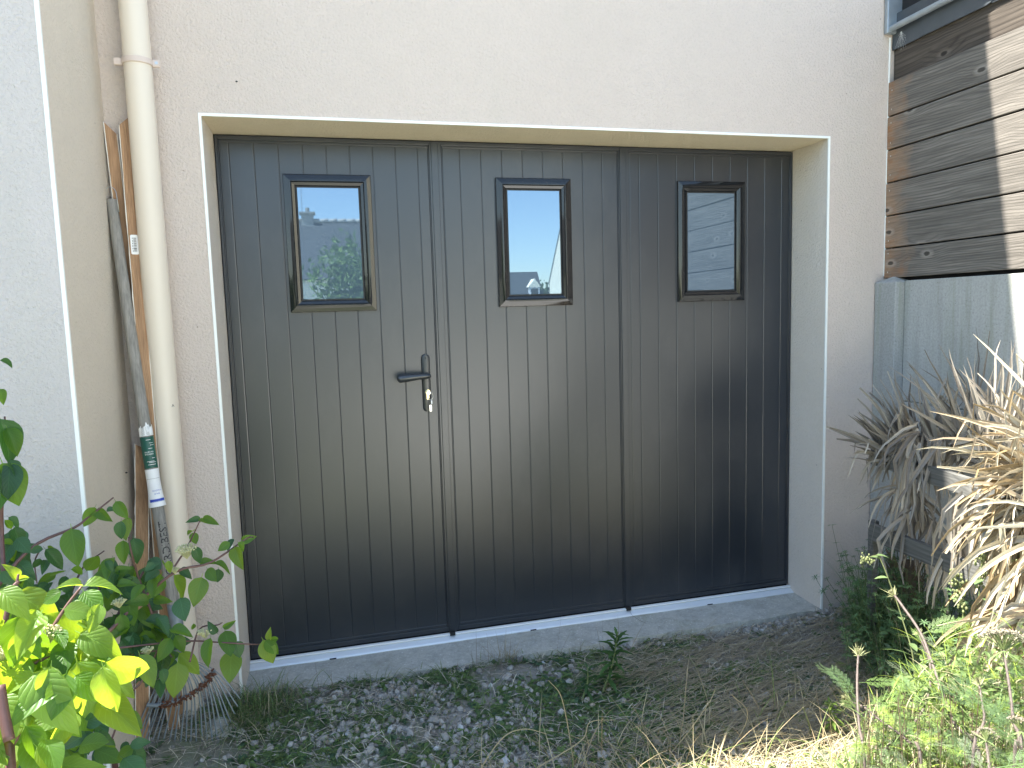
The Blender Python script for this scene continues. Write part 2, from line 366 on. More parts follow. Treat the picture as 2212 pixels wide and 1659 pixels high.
b=B(); quad(b,(0,0,-.2),(0,D+.03,-.2),(0,D+.03,H),(0,0,H)); b.obj('door_jamb',M['reveal'],house); b=B(); quad(b,(2.4,0,-.2),(2.4,D+.03,-.2),(2.4,D+.03,H),(2.4,0,H)); b.obj('door_jamb',M['reveal'],house)
b=B(); quad(b,(0,0,H),(0,D+.03,H),(2.4,D+.03,H),(2.4,0,H)); b.obj('lintel_soffit',M['soffit'],house)

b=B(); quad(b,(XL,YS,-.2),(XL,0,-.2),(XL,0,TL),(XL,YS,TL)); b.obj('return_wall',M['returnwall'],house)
b=B(); quad(b,(-6,YS,-.2),(XL,YS,-.2),(XL,YS,TL),(-6,YS,TL)); b.obj('projecting_wall',M['wallgrey'],house)
# structure that keeps the sun out behind: side, back and roof
b=B(); quad(b,(XR,0,-.2),(XR,7,-.2),(XR,7,TOP),(XR,0,TOP)); quad(b,(-6,YS,-.2),(-6,7,-.2),(-6,7,TOP),(-6,YS,TOP)); quad(b,(-6,7,-.2),(XR,7,-.2),(XR,7,TOP),(-6,7,TOP)); b.obj('rear_wall',M['wall'],house)
# eaves: right part high, left slab added unseen to shade the shrub
E1Z=3.9; E1Y=-.345+(E1Z-2.75)/6.35; E2Z=3.3; E2Y=-.93; E2X=-.94
b=B(); b.box((-6.2,E1Y,E1Z),(XR+.02,7.1,E1Z+.18)); b.obj('eave',M['lip'],house,bevel=.004)
b=B(); b.box((-6.2,YS-.03,TL),(XL+.02,-.003,TL+.10)); b.obj('flat_roof_edge',M['zinc'],house,bevel=.004)
b=B(); b.box((-6.2,E2Y,E2Z),(E2X,-.003,E2Z+.12)); b.obj('shade_slab',M['zinc'],house,bevel=.004)
# corner beads (thin proud white plastic angles)
def bead(P,Q,wd=.0075,pr=.0025,smooth=False):
    b=B(); P=np.array(P,float);Q=np.array(Q,float); lo=np.minimum(P,Q); hi=np.maximum(P,Q); b.box(lo,hi); b.obj('corner_bead',M['bead'],house,bevel=.001)
bead((-.0085,-.003,-.1),(.001,.004,H+.0085)); bead((2.399,-.003,-.1),(2.4085,.004,H+.0085)); bead((.0012,-.003,H-.001),(2.3988,.004,H+.0085))
bead((XL-.008,YS-.003,-.1),(XL+.002,YS+.007,TL-.004)); bead((2.684,-.006,1.42),(2.690,-.001,2.40))

# ---- garage door
door=empty('garage_door',(1.2,D,0),'anthracite three leaf garage door with three small mirrored windows','garage door')
b=B(); b.box((-.03,D+.012,-.02),(2.43,D+.05,H+.03)); b.obj('backing_panel',M['darkhole'],door)
leaves=[]
defs=[(0.004,.7895,[.016,.049]+[.049+.0858*i for i in range(1,9)]+[.775],False,(.2319,.5514)),
      (.7925,1.5745,[.8305]+[.9-.0]+[.985+.0850*i for i in range(0,7)]+[1.5625],True,(1.0388,1.3529)),
      (1.5775,2.396,[1.6175]+[1.660+.0853*i for i in range(0,9)]+[2.382],True,(1.8325,2.1533))]
WZ0,WZ1=1.3366,1.8476
labels=['left door leaf with the lever handle and the keys','middle door leaf','right door leaf']
for li,(x0,x1,ed,ast,(wx0,wx1)) in enumerate(defs):
    yf=D
    b=B()
    zt,zb=H-.006,.002
    il,ir=ed[0],ed[-1]
    # border frame, a little proud of the planks, in two steps
    def ring(ox0,ox1,oz0,oz1,ix0,ix1,iz0,iz1,y):
        b.box((ox0,y,oz0),(ix0,D+.012,oz1)); b.box((ix1,y,oz0),(ox1,D+.012,oz1)); b.box((ix0,y,iz1),(ix1,D+.012,oz1)); b.box((ix0,y,oz0),(ix1,D+.012,iz0))
    ring(x0,x1,zb,zt,il-.004,ir+.004,.020,H-.020,D-.004)
    ring(il-.0035,ir+.0035,.0205,H-.0205,il,ir,.033,H-.029,D-.0015)
    lf=b.obj('door_leaf',M['door'],door,bevel=.0012); lf['label']=labels[li]
    if ast:
        b=B(); b.box((x0-.006,D-.0085,-.010),(x0+.021,D-.0042,zt-.002)); b.obj('cover_strip',M['door'],lf,bevel=.0015)
    for i in range(len(ed)-1):
        b=B(); g=.0002; xa,xb=ed[i]+g,ed[i+1]-g; c=.0028
        # chamfered plank section
        xa-=.0001; xb+=.0001; pr=[(xa,D+.0010),(xa+c,D),(xb-c,D),(xb,D+.0010)]
        z0,z1=.0335,H-.0295
        b.grid(np.array([[(x,y,z0) for x,y in pr],[(x,y,z1) for x,y in pr]])); b.obj('plank',M['door'],lf)
    # window moulding
    prof=[(0,.001),(0,-.0125),(.0012,-.0140),(.013,-.0163),(.0250,-.0182),(.0265,-.0180),(.0275,-.0172),(.0300,-.0135),(.0400,-.0112),(.0412,-.0095),(.0425,-.003),(.0425,.001)]
    rows=[]
    for o_,p_ in prof:
        rows.append([(wx0+o_,D+p_,WZ0+o_),(wx1-o_,D+p_,WZ0+o_),(wx1-o_,D+p_,WZ1-o_),(wx0+o_,D+p_,WZ1-o_)])
    # every side its own strip so the mitres stay crisp
    b=B(); R_=np.array(rows)
    for k in range(4):
        A_,C_=R_[:,k],R_[:,(k+1)%4]; nseg=8
        b.grid(np.stack([A_+(C_-A_)*t for t in np.linspace(0,1,nseg)],0))
    b.obj('window_frame',M['gloss'],lf,smooth=True,angle=28)
    b=B(); b.box((wx0+.042,D-.0046,WZ0+.042),(wx1-.042,D-.0016,WZ1-.042))
    b2=B(); b2.box((wx0+.0485,D-.0060,WZ0+.0485),(wx1-.0485,D-.0048,WZ1-.0485))
    b.obj('window_seal',M['rubber'],lf); b2.obj('pane',M['glass'],lf)
    for sx in (wx0+.036,wx1-.036):
        b=B(); b.tube([(sx,D-.010,WZ0+.034),(sx,D-.0125,WZ0+.034)],.0026,10); b.obj('screw',M['handle'],lf)
    leaves.append(lf)
# lever handle set on leaf 1
lf=leaves[0]; hx=.7315
b=B(); rows=[]
zz=[.9285,.931,.936,.945,1.13,1.142,1.150,1.155,1.1575]; ww=[.005,.011,.0155,.0175,.0175,.0175,.0160,.011,.005]
for z,wd in zip(zz,ww):
    th=np.linspace(0,math.pi,9); dp=.0115*(1 if .94<z<1.14 else .85)
    rows.append([(hx-wd*math.cos(t),D-.001-dp*math.sin(t)**.6,z) for t in th])
b.grid(np.array(rows)); b.obj('handle_plate',M['handle'],lf,smooth=True)
b=B(); b.tube([(hx+.001,D-.010,1.0735),(hx+.001,D-.016,1.0735)],[.0145,.0125],20); b.tube([(hx+.001,D-.014,1.0735),(hx+.001,D-.046,1.0735)],.0085,14)
b.obj('rosette',M['handle'],lf,smooth=True,angle=50)
b=B(); P=spline([(hx+.012,D-.046,1.0745),(hx-.010,D-.050,1.0745),(hx-.055,D-.052,1.0730),(hx-.095,D-.050,1.0700),(hx-.118,D-.047,1.0680)],6); rr=np.interp(np.linspace(0,1,len(P)),[0,.1,.35,.7,.93,1],[.007,.0100,.0118,.0160,.0150,.006])
b.tube(P,rr,14); b.obj('lever',M['handle'],lf,smooth=True)
b=B(); cx,czl=hx+.002,.999
pts=[(cx+.0092*math.cos(t),czl+.010+.0092*math.sin(t)) for t in np.linspace(-1.05,math.pi+1.05,18)]+[(cx-.0050,czl-.016),(cx-.0030,czl-.0205),(cx+.0030,czl-.0205),(cx+.0050,czl-.016)]
n=len(pts); V=[(x,D-.019,z) for x,z in pts]+[(x,D-.008,z) for x,z in pts]
b.add(V,[tuple(range(n))]+[(i,(i+1)%n,n+(i+1)%n,n+i) for i in range(n)]); b.obj('lock_cylinder',M['brass'],lf)
b=B(); b.tube([(hx,D-.0112,1.1435),(hx,D-.0135,1.1435)],.0028,10); b.obj('screw',M['darkhole'],lf)
# keys
key=empty('key_ring',(cx,D-.022,czl),'small key ring hanging from the key in the door lock','keys')
b=B(); b.box((cx-.0012,D-.034,czl+.004),(cx+.0012,D-.019,czl+.015)); b.tube([(cx,D-.030,czl+.009+.0),(cx,D-.046,czl+.009)],[.004,.008],12); b.obj('key',M['nickel'],key,bevel=.0003)
b=B(); th=np.linspace(0,2*math.pi,25); b.tube([(cx+.007+.011*math.cos(t),D-.040,czl-.006+.014*math.sin(t)) for t in th],.0009,6); b.obj('ring',M['nickel'],key,smooth=True)
b=B(); b.box((cx+.008,D-.042,czl-.037),(cx+.014,D-.037,czl-.023)); b.obj('key_tag',M['whiteplastic'],key,bevel=.001)
b=B(); b.box((cx+.002,D-.0405,czl-.066),(cx+.011,D-.0385,czl-.040)); b.tube([(cx+.008,D-.040,czl-.020),(cx+.011,D-.040,czl-.042)],.0008,5); b.obj('spare_key',M['nickel'],key,bevel=.0005)

# ---- sill rail of the door
rail=empty('sill_rail',(1.2,.205,-.028),'white and bluish aluminium sill rail along the bottom of the garage door','sill')
pf=[(.2225,-.003),(.2100,-.003),(.2085,-.0045),(.2085,-.0075),(.2150,-.0100),(.2150,-.0125)]
b=B(); b.grid(np.array([[(0.001,y,z) for y,z in pf],[(2.399,y,z) for y,z in pf]])); b.obj('rail_lip',M['lip'],rail)
pf=[(.2145,-.0125),(.2080,-.0150),(.2000,-.0185),(.1880,-.0230),(.1870,-.0245),(.1870,-.0290)]
b=B(); b.grid(np.array([[(0.001,y,z) for y,z in pf],[(2.399,y,z) for y,z in pf]])); b.obj('drip_apron',M['alu'],rail,smooth=True,angle=50)
for x in (.312,1.135,1.845+.12):
    b=B(); b.box((x-.013,.1862,-.0285),(x+.013,.1885,-.0235)); b.obj('drain_slot',M['darkhole'],rail)
for x in (.795,1.580):
    b=B(); b.box((x-.012,.204,-.010),(x+.010,.2245,.004)); b.obj('seal_end',M['rubber'],rail,bevel=.001)
b=B(); b.tube(spline([(1.580,.203,-.006),(1.583,.184,-.020),(1.594,.160,-.0268),(1.60,.130,-.0268),(1.612,.10,-.0268)]),.0006,4)
tag(b.obj('loose_thread',M['ink']),'thin dark thread trailing from the sill rail over the concrete','thread')

# ---- downpipe
px_=-.164
pipe=empty('downpipe',(px_,-.058,0),'sand coloured plastic downpipe running down the wall left of the garage door','downpipe')
b=B(); b.tube([(px_,-.058,z) for z in np.linspace(-.05,TOP-.05,12)],.0405,40); b.obj('pipe',M['pipe'],pipe,smooth=True,angle=60)
b=B(); zc=2.125; th=np.linspace(math.pi+.35,2*math.pi-.35,15)  # camera side half ring
for s_ in (0,1):
    pass
def band(z0,z1,r0,r1,mat,name,parent):
    b=B(); th=np.linspace(math.pi-.25,2*math.pi+.25,24); rows=[]
    for r,z in ((r0,z0),(r1,z0+.002),(r1,z1-.002),(r0,z1)): rows.append([(px_+r*math.cos(t),-.058+r*math.sin(t),z) for t in th])
    b.grid(np.array(rows)); return b.obj(name,mat,parent,smooth=True,angle=40)
band(zc-.010,zc+.010,.0408,.0455,M['clip'],'bracket',pipe)
b=B(); b.box((px_-.068,-.066,zc-.011),(px_-.042,-.050,zc+.011)); b.box((px_+.042,-.064,zc-.011),(px_+.064,-.052,zc+.011)); b.obj('bracket_lug',M['clip'],pipe,bevel=.003)
b=B(); b.tube([(px_+.055,-.063,zc),(px_+.055,-.0665,zc)],.0045,12); b.obj('screw',M['steel'],pipe)
b=B(); b.add([(px_-.012,-.1,2.255),(px_+.012,-.1,2.255),(px_+.012,-.1,2.32),(px_-.012,-.1,2.32)],[(0,1,2,3)])
# printed caret on the pipe
def text_mesh(body,size):
    c=bpy.data.curves.new('txt','FONT'); c.body=body; c.size=size; c.align_x='CENTER'; c.align_y='CENTER'; c.resolution_u=2
    o=bpy.data.objects.new('txt',c); COL.objects.link(o); bpy.context.view_layer.update()
    me=o.evaluated_get(bpy.context.evaluated_depsgraph_get()).to_mesh(); V=np.array([v.co[:] for v in me.vertices]).reshape(-1,3); F=[tuple(p.vertices) for p in me.polygons]
    o.evaluated_get(bpy.context.evaluated_depsgraph_get()).to_mesh_clear(); bpy.data.objects.remove(o); bpy.data.curves.remove(c); return V,F
V,F=text_mesh('^',.022); 
ang=-math.pi/2+.78
W_=[(px_+.0409*math.cos(ang+v[0]/.0405),-.058+.0409*math.sin(ang+v[0]/.0405),1.04+v[1]) for v in V]
b=B(); b.add(W_,F); b.obj('printed_mark',M['ink'],pipe)

# ---- wooden battens leaning in the corner
def batten(P,Q,wd,th,label,cut=.0,stk=None):
    P=np.array(P);Q=np.array(Q); ax=(P-Q); L=np.linalg.norm(ax); ax/=L
    view=CAM-P; view/=np.linalg.norm(view); nrm=np.array([.25,-1,0.]); nrm-=ax*(nrm@ax); nrm/=np.linalg.norm(nrm); sd=np.cross(ax,nrm)
    t=empty('wooden_batten',tuple(Q),label,'batten','brown battens in the wall corner')
    n=60; r=np.random.default_rng(int(L*1000))
    def strip(u0,u1,off,thk,mat,name,jit=0):
        rows=[]
        for i in range(n):
            s=i/(n-1); top=s
            row=[]
            for u,o_ in ((u0,0),(u0,off),(u1,off),(u1,0)):
                zz=L*s
                if i==n-1: zz+= (cut*((u+wd/2)/wd))
                j=(r.random()-.5)*jit
                row.append(Q+ax*zz+sd*(u+j)+nrm*o_)
            rows.append(row)
        b=B(); b.grid(np.array(rows),closed=True); b.F.append((4*(n-1),4*(n-1)+1,4*(n-1)+2,4*(n-1)+3)); b.mi.append(0)
        return b.obj(name,mat,t)
    strip(-wd/2,wd/2,th,0,M['batten'],'wood')
    strip(-wd/2-.0022,-wd/2+.0004,th*.98,0,M['rawedge'],'white_edge',.0022); strip(wd/2-.0004,wd/2+.0020,th*.98,0,M['rawedge'],'white_edge',.0022)
    if stk:
        zc_,hh=stk; b=B(); c0=Q+ax*zc_+nrm*(th+.0006); a_,h_=wd*.36,hh/2
        K=[(-a_,-h_+.003),(-a_+.003,-h_),(a_-.003,-h_),(a_,-h_+.003),(a_,h_-.003),(a_-.003,h_),(-a_+.003,h_),(-a_,h_-.003)]
        b.add([c0+sd*u+ax*v for u,v in K],[tuple(range(8))]); st=b.obj('sticker',M['sticker'],t)
        b=B(); c1=c0+nrm*.0005; v=-h_+.008
        while v<h_-.010:
            q=r.random()*.0016+.0006; x0_,x1_=-a_*.25,a_*.5
            b.add([c1+sd*x0_+ax*v,c1+sd*x1_+ax*v,c1+sd*x1_+ax*(v+q),c1+sd*x0_+ax*(v+q)],[(0,1,2,3)]); v+=q+.0008+r.random()*.0018
        for k in range(6): 
            v=-h_+.008+k*.008; b.add([c1-sd*a_*.55+ax*v,c1-sd*a_*.42+ax*v,c1-sd*a_*.42+ax*(v+.005),c1-sd*a_*.55+ax*(v+.005)],[(0,1,2,3)])
        b.obj('barcode',M['ink'],st)
    return t
batten(onp(237,266,1,-.012),onp(394,1600,1,-.11),.031,.006,'brown batten with a pointed top, furthest left behind the grey rake handle',-.035,(.83,.03))
batten(onp(270,272,1,-.034),onp(378,1600,1,-.17),.031,.007,'brown batten with a barcode sticker right beside the downpipe',.03,(1.62,.062))
batten(onp(306,960,1,-.075),onp(308,1645,1,-.245),.036,.006,'shorter brown batten standing left of the rake handle in the corner',-.05)

# ---- rake
rk0,rk1=onp(241,432,1,-.040),onp(382,1350,1,-.205)
rake=empty('leaf_rake',tuple(onp(400,1600,1,-.23)),'old fan leaf rake with grey wooden handle and rusty tine band leaning in the corner','rake')
hd=(rk0-rk1); HL=np.linalg.norm(hd); hd/=HL
b=B(); P=[rk1+hd*s for s in np.linspace(0,HL,14)]; bow=np.array([.004*math.sin(math.pi*s)*-1 for s in np.linspace(0,1,14)]); P=[p+np.array([q,0,0]) for p,q in zip(P,bow)]
b.tube(P,np.interp(np.linspace(0,1,14),[0,.92,1],[.0185,.0165,.015]),18); b.obj('handle',M['rakewood'],rake,smooth=True,angle=50)
b=B(); e1=np.cross(hd,[0,1,0]); e1/=np.linalg.norm(e1); th=np.linspace(0,math.pi,14); c0=rk0+hd*.02
b.tube([rk0-hd*.04+e1*-.0165]+[c0+e1*(-.0165*math.cos(t))+hd*(.022*math.sin(t)+.0) for t in th]+[rk0+e1*.0165-hd*.01],.0013,6); b.obj('hanging_wire',M['steel'],rake,smooth=True)
# label sleeve wrapped on the handle
fr=CAM-(rk0+rk1)/2; fr-=hd*(fr@hd); fr/=np.linalg.norm(fr); sr=np.cross(hd,fr)   # sr: towards the right seen from the camera?
if sr@CR<0: sr=-sr
def hp(s,a,r):  # s metres up the handle, a angle to the right of the camera-facing line
    return rk1+hd*s+r*(math.cos(a)*fr+math.sin(a)*sr)+np.array([-.004*math.sin(math.pi*s/HL),0,0])
def s_of(py):  # height along handle from image row
    best=min(np.linspace(0,HL,400),key=lambda s:abs(proj_y(rk1+hd*s)-py)); return best
def proj_y(P):
    v=P-CAM; return 829.5-FPX*(v@CU)/(v@CF)
sA,sB,sC_,sD,sE,sF=[s_of(y) for y in (1092,1033,1026,988,965,925)]
def sleeve(s0,s1,r,mat,name,parent,flare=0,jag=0):
    b=B(); th=np.linspace(-2.4,2.4,26); n=8; rows=[]
    for i in range(n):
        f=i/(n-1); rows.append([hp(s0+(s1-s0)*f+(jag*(random.random()-.3) if i==n-1 else 0),a,r+flare*(1-f)**2) for a in th])
    b.grid(np.array(rows)); return b.obj(name,mat,parent,smooth=True)
lab=sleeve(sA,sB,.0195,M['sticker'],'paper_label',rake,.006)
sB0=s_of(1028)
l2=sleeve(sB0-.006,s_of(1012),.0198,M['sticker'],'paper_label',rake)
l3=sleeve(s_of(1011),s_of(943),.0197,M['green_print'],'green_label',rake)
l4=sleeve(s_of(942),s_of(922),.0200,M['sticker'],'paper_label',rake,0,.012)
b=B(); th=np.linspace(-.1,.9,8); rows=[[hp(s_of(942)+.04*f+.006*math.sin(a*9),a+.1*math.sin(f*6),.0205+.002*math.sin(f*5)) for a in th*(1-.6*f)+.3*f] for f in np.linspace(0.2,1,6)]
b.grid(np.array(rows)); b.obj('torn_flap',M['sticker'],rake,smooth=True)
def wrap(body,size,s,a,r,mat,parent,name='lettering',mode='down',ang=0):
    V,F=text_mesh(body,size); W_=[]
    for v in V:
        u,h=(v[0],v[1]) if mode=='up' else (-v[0],-v[1])
        if mode=='along': u,h=-v[1],v[0]
        W_.append(hp(s+h,a+u/r,r))
    b=B(); b.add(W_,F); b.obj(name,mat,parent)
wrap('GARDIBEST',.034,s_of(1182),.35,.0192,M['ink'],rake,mode='along')
b=B(); sl=s_of(1083); rows=[[hp(sl+dz,a,.0236-.0) for a in np.linspace(-.9,1.2,14)] for dz in (-.008,.011)]; b.grid(np.array(rows)); b.obj('blue_band',M['blue_print'],lab,smooth=True)
wrap('GARDIBEST',.0085,sl+.001,.15,.0242,M['sticker'],lab)
wrap('BALAI',.0062,s_of(1066),.2,.0222,M['blue_print'],lab); wrap('A GAZON',.0062,s_of(1058),.3,.0215,M['blue_print'],lab)
wrap('MANCHE',.0065,s_of(981),.0,.0203,M['sticker'],l3); wrap('EN HETRE',.0060,s_of(976),.0,.0203,M['sticker'],l3)
b=B()
for k,(yy,a0,a1) in enumerate([(1004,-.4,.8),(1000,-.2,.9),(996,-.5,.6),(962,.3,.9),(957,.2,.8),(950,-.2,.5),(968,.0,.6),(989,.3,.8)]):
    s_=s_of(yy); b.grid(np.array([[hp(s_+dz,a,.0202) for a in np.linspace(a0,a1,6)] for dz in (0,.0013)]))
b.obj('small_print',M['sticker'],l3)
b=B()
for k in range(9):
    s_=s_of(940-k*2); b.grid(np.array([[hp(s_+dz,a,.0206) for a in np.linspace(.0,.85,6)] for dz in (0,.0007)])); b.grid(np.array([[hp(s_+dz,a,.0206) for a in np.linspace(-.7,-.2,6)] for dz in (0,.0009)]))
b.obj('small_print',M['ink'],l4)
# head
ap=onp(381,1416,1,-.215)
b=B(); b.tube([rk1+hd*.07,rk1,ap],[.0200,.0195,.012],14); b.obj('socket',M['rakesteel'],rake,smooth=True)
b=B(); b.grid(np.array([[ap+CR*-.013+CU*.02,ap+CR*.013+CU*.02],[onp(360,1450,1,-.217),onp(425,1432,1,-.217)]])); b.obj('head_plate',M['rakesteel'],rake)
bar=[(319,1521),(345,1521),(378,1513),(408,1500),(436,1480),(452,1463),(463,1446)]
barP=spline([onp(x,y,1,-.222) for x,y in bar],6)
NT=24
ends=[(283,1608),(291,1640),(305,1650),(330,1652),(360,1650),(390,1643),(420,1630),(445,1612),(465,1592),(485,1565),(503,1535),(515,1505)]
endP=spline([onp(x,y,1,-.245) for x,y in ends],6)
for i in range(NT):
    f=i/(NT-1); q=barP[int(round(f*(len(barP)-1)))]; e=endP[int(round(f*(len(endP)-1)))]; a0=ap+CR*(-.012+.024*f)
    P=spline([a0,q+np.array([0,-.003,0]),e,e+np.array([0,.012,-.012])],6); b=B(); sd=np.array([CR[0],0,0]); 
    b.grid(np.array([[p-CR*.0026,p+np.array([0,-.0012,0]),p+CR*.0026] for p in P])); b.obj('tine',M['rakesteel'],rake)
b=B(); b.tube(barP+np.array([0,-.006,0]),.0065,8); ob=b.obj('tine_band',M['rakesteel'],rake)
b=B(); r=np.random.default_rng(3)
for k in range(150):
    f=.2+.8*r.random(); q=barP[int(f*(len(barP)-1))]+np.array([0,-.012,0])+ (r.random(3)-.5)*[.016,.004,.016]; b.tube([q,q+(r.random(3)-.5)*.016],.0026,5)
b.obj('rust_crust',M['rust'],rake)

# ================================================================== neighbour side: concrete fence + cladding
fence=empty('concrete_fence',(2.684,-.6,-.05),'precast concrete panel fence on the right with a short post against the house','fence')
b=B(); x0,x1,y0,y1,zt=2.640,2.728,-.118,-.0035,1.392
V=[(x0,y0,-.1),(x1,y0,-.1),(x1,y1,-.1),(x0,y1,-.1),(x0,y0,zt),(x1,y0,zt),(x1,y1,zt),(x0,y1,zt),((x0+x1)/2+.01,(y0+y1)/2,zt+.028)]
b.add(V,[(0,1,5,4),(1,2,6,5),(2,3,7,6),(3,0,4,7),(4,5,8),(5,6,8),(6,7,8),(7,4,8)]); b.obj('post',M['post'],fence,bevel=.004)
for (za,zb_) in ((-.1,.388),(.392,.892),(.898,1.396)):
    for (ya,yb) in ((-2.10,-.1205),(-3.3,-2.222)):
        b=B(); b.box((2.684,ya,za),(2.725,yb,zb_)); b.obj('panel',M['panel'],fence,bevel=.003)
b=B(); b.box((2.645,-2.220,-.1),(2.73,-2.102,1.40)); b.obj('post',M['post'],fence,bevel=.004)
shed=empty('neighbour_shed',(2.70,-1,1.4),'weathered board cladding of the neighbouring shed above the concrete fence','shed')
ed=[2.222,2.080,1.944,1.809,1.672,1.536,1.408]
for i in range(6):
    o_=(random.random()-.5)*.004; b=B(); b.box((2.683+o_,-3.3,ed[i+1]+.003),(2.703,-.004,ed[i]-.003)); ob=b.obj('board',M['board'],shed,bevel=.0025)
    for dz in (.028,.107):
        zq=ed[i+1]+dz+(random.random()-.5)*.01; b=B(); b.tube([(2.684+o_,-.028,zq),(2.6805+o_,-.028,zq)],.0034,10); b.obj('nail',M['nickel'],ob)
b=B(); b.box((2.709,-3.3,2.20),(2.722,-.004,2.365)); b.obj('board',M['boarddark'],shed,bevel=.002)['label']='dark rough sawn board under the slates'
b=B(); b.box((2.724,-3.3,1.35),(2.76,-.004,2.6)); b.obj('backing_wall',M['darkhole'],shed)
zs=onp(1919,112,0,2.692)[2]; zt2=onp(1925,62,0,2.672)[2]
# verge slates, each with a clipped corner
yy=-.004; k=0
sw=[.155]+[.30]*10
for wd in sw:
    b=B(); xo=2.6985-.0035*(k%2)
    ya,yb=yy,yy-wd; c=.035
    pts=[(ya,zs),(ya,zs+.14),(yb-.02,zs+.14),(yb-.045,zs+.105),(yb-.0,zs+.004),(yb+.02,zs)]
    n=len(pts); b.add([(xo,y,z) for y,z in pts]+[(xo+.0055,y,z) for y,z in pts],[tuple(range(n)),tuple(range(2*n-1,n-1,-1))]+[(i,(i+1)%n,n+(i+1)%n,n+i) for i in range(n)])
    b.obj('slate',M['slate'],shed); yy-=wd; k+=1
b=B(); b.tube([(2.674,-.022,zt2),(2.674,-3.3,zt2)],.0125,16); b.obj('zinc_roll',M['zinc'],shed,smooth=True,angle=60)
b=B(); b.box((2.655,-.024,zt2-.017),(2.80,-.0035,zt2+.17)); b.obj('end_flashing',M['zinc'],shed,bevel=.004)
b=B(); b.box((2.688,-3.3,zt2+.008),(2.80,-.026,zt2+.0125)); b.obj('zinc_tray',M['zinc'],shed)
for i in range(10):
    b=B(); ya=-.03-.30*i; V=[(2.690,ya,zt2+.0135+.002*(i%2)),(2.690,ya-.296,zt2+.0135+.002*(i%2)),(3.1,ya-.296,zt2+.29),(3.1,ya,zt2+.29)]; V2=[(x,y,z+.007) for x,y,z in V]
    b.add(V+V2,[(3,2,1,0),(4,5,6,7),(0,1,5,4),(1,2,6,5),(2,3,7,6),(3,0,4,7)]); b.obj('slate',M['mosszinc'],shed)
# cobweb under the flashing
b=B(); r=np.random.default_rng(5)
for k in range(26):
    a=-1.2-r.random()*.9+ (r.random()-.5)*1.5; L=.02+.07*r.random(); p0=np.array([2.694,-.055,zt2-.02]); b.tube([p0,p0+np.array([-.002,.6*L*math.cos(a),L*math.sin(a)])],.00016,3)
tag(b.obj('cobweb',M['sticker']),'pale cobweb on the slate just below the zinc flashing','cobweb')

# low wooden rails in front of the concrete fence
rf=empty('wooden_rail_fence',(2.36,-.4,-.05),'grey weathered two rail wooden fence half buried in the dead palm leaves','fence')
for (pa,pb,h) in (((1880,985),(2110,1060),.062),((1875,1147),(2085,1232),.066)):
    A_=onp(*pa,0,2.335); C_=onp(*pb,0,2.33); d=(C_-A_); C_=A_+d*3; b=B(); n=np.array([0,0,1])
    V=[]
    for P in (A_,C_):
        for dx,dz in ((0,-h/2),(0,h/2),(.022,h/2),(.022,-h/2)): V.append(P+np.array([dx,0,dz]))
    b.add(V,[(0,1,5,4),(1,2,6,5),(2,3,7,6),(3,0,4,7),(0,3,2,1),(4,5,6,7)]); b.obj('rail',M['rail'],rf,bevel=.003)
for y in (-.325,-1.65):
    b=B(); b.box((2.362,y-.014,-.1),(2.390,y+.014,.47 if y>-1 else .7)); b.obj('post',M['rail'],rf,bevel=.003)
b=B(); P=onp(1862,1275,2,-.02); b.add([P+v for v in (np.array([-.03,0,-.03]),np.array([.09,-.05,-.03]),np.array([.10,-.02,.07]),np.array([.0,.03,.10]),np.array([-.02,.03,-.03]),np.array([.10,-.02,-.03]),np.array([.11,.0,.06]),np.array([.01,.06,.095]))],[(0,1,2,3),(7,6,5,4),(0,3,7,4),(1,5,6,2),(3,2,6,7)])
tag(b.obj('wood_offcut',M['rail'],bevel=.003),'grey wooden offcut lying at the foot of the wall right of the garage','wood piece')

# ================================================================== background behind the camera (seen mirrored in the panes)
M['roof']=NM('slate_roof'); a=M['roof']; v=a.obj(); bk=a.n('TexBrick'); a.put(a.map(v,(1,1,1)),bk.inputs['Vector']); 
a.put((.035,.037,.037),bk.inputs['Color1']); a.put((.055,.056,.055),bk.inputs['Color2']); a.put((.04,.04,.042),bk.inputs['Mortar']); bk.inputs['Scale'].default_value=1; bk.inputs['Brick Width'].default_value=.22; bk.inputs['Row Height'].default_value=.13; bk.inputs['Mortar Size'].default_value=.012
a.set(color=bk.outputs[0],rough=.7); M['roof']=a.m
M['cream']=simple('cream_gable',(.86,.80,.64),.9,var=.05,scale=2)
M['cement']=simple('cement_chimney',(.40,.38,.34),.9,var=.2,scale=6)
def house_far(name,label,x0,x1,yr,yd,ze,zr,wall):
    """gable house: ridge along x at y=yr, eaves yd either side"""
    t=empty(name,((x0+x1)/2,yr,-.05),label,'house')
    b=B(); b.box((x0+.15,yr-yd+.2,-.1),(x1-.15,yr+yd-.2,ze)); b.add([(x0+.15,yr-yd+.2,ze),(x0+.15,yr+yd-.2,ze),(x0+.15,yr,zr-.15),(x1-.15,yr-yd+.2,ze),(x1-.15,yr+yd-.2,ze),(x1-.15,yr,zr-.15)],[(0,1,2),(5,4,3)]); b.obj('wall',wall,t)
    # roof slope facing the garage, modelled flat then tilted so the slate courses follow it
    L=math.hypot(yd,zr-ze); ang=math.atan2(zr-ze,yd)
    for s_ in (1,-1):
        b=B(); b.box((x0,0,-.06),(x1,L,0)); me=b.mesh('roof',M['roof']); o=bpy.data.objects.new('roof_slope',me); link(o,t)
        Mx=Matrix.Translation((0,yr+s_*yd,ze))@Matrix.Rotation(0 if s_<0 else 0,4,'Z')
        if s_>0: Mx=Matrix.Translation((x0+x1,yr+yd,ze))@Matrix.Rotation(math.pi,4,'Z')@Matrix.Rotation(ang,4,'X')
        else: Mx=Matrix.Translation((0,yr-yd,ze))@Matrix.Rotation(ang,4,'X')
        o.matrix_basis=Mx
    return t
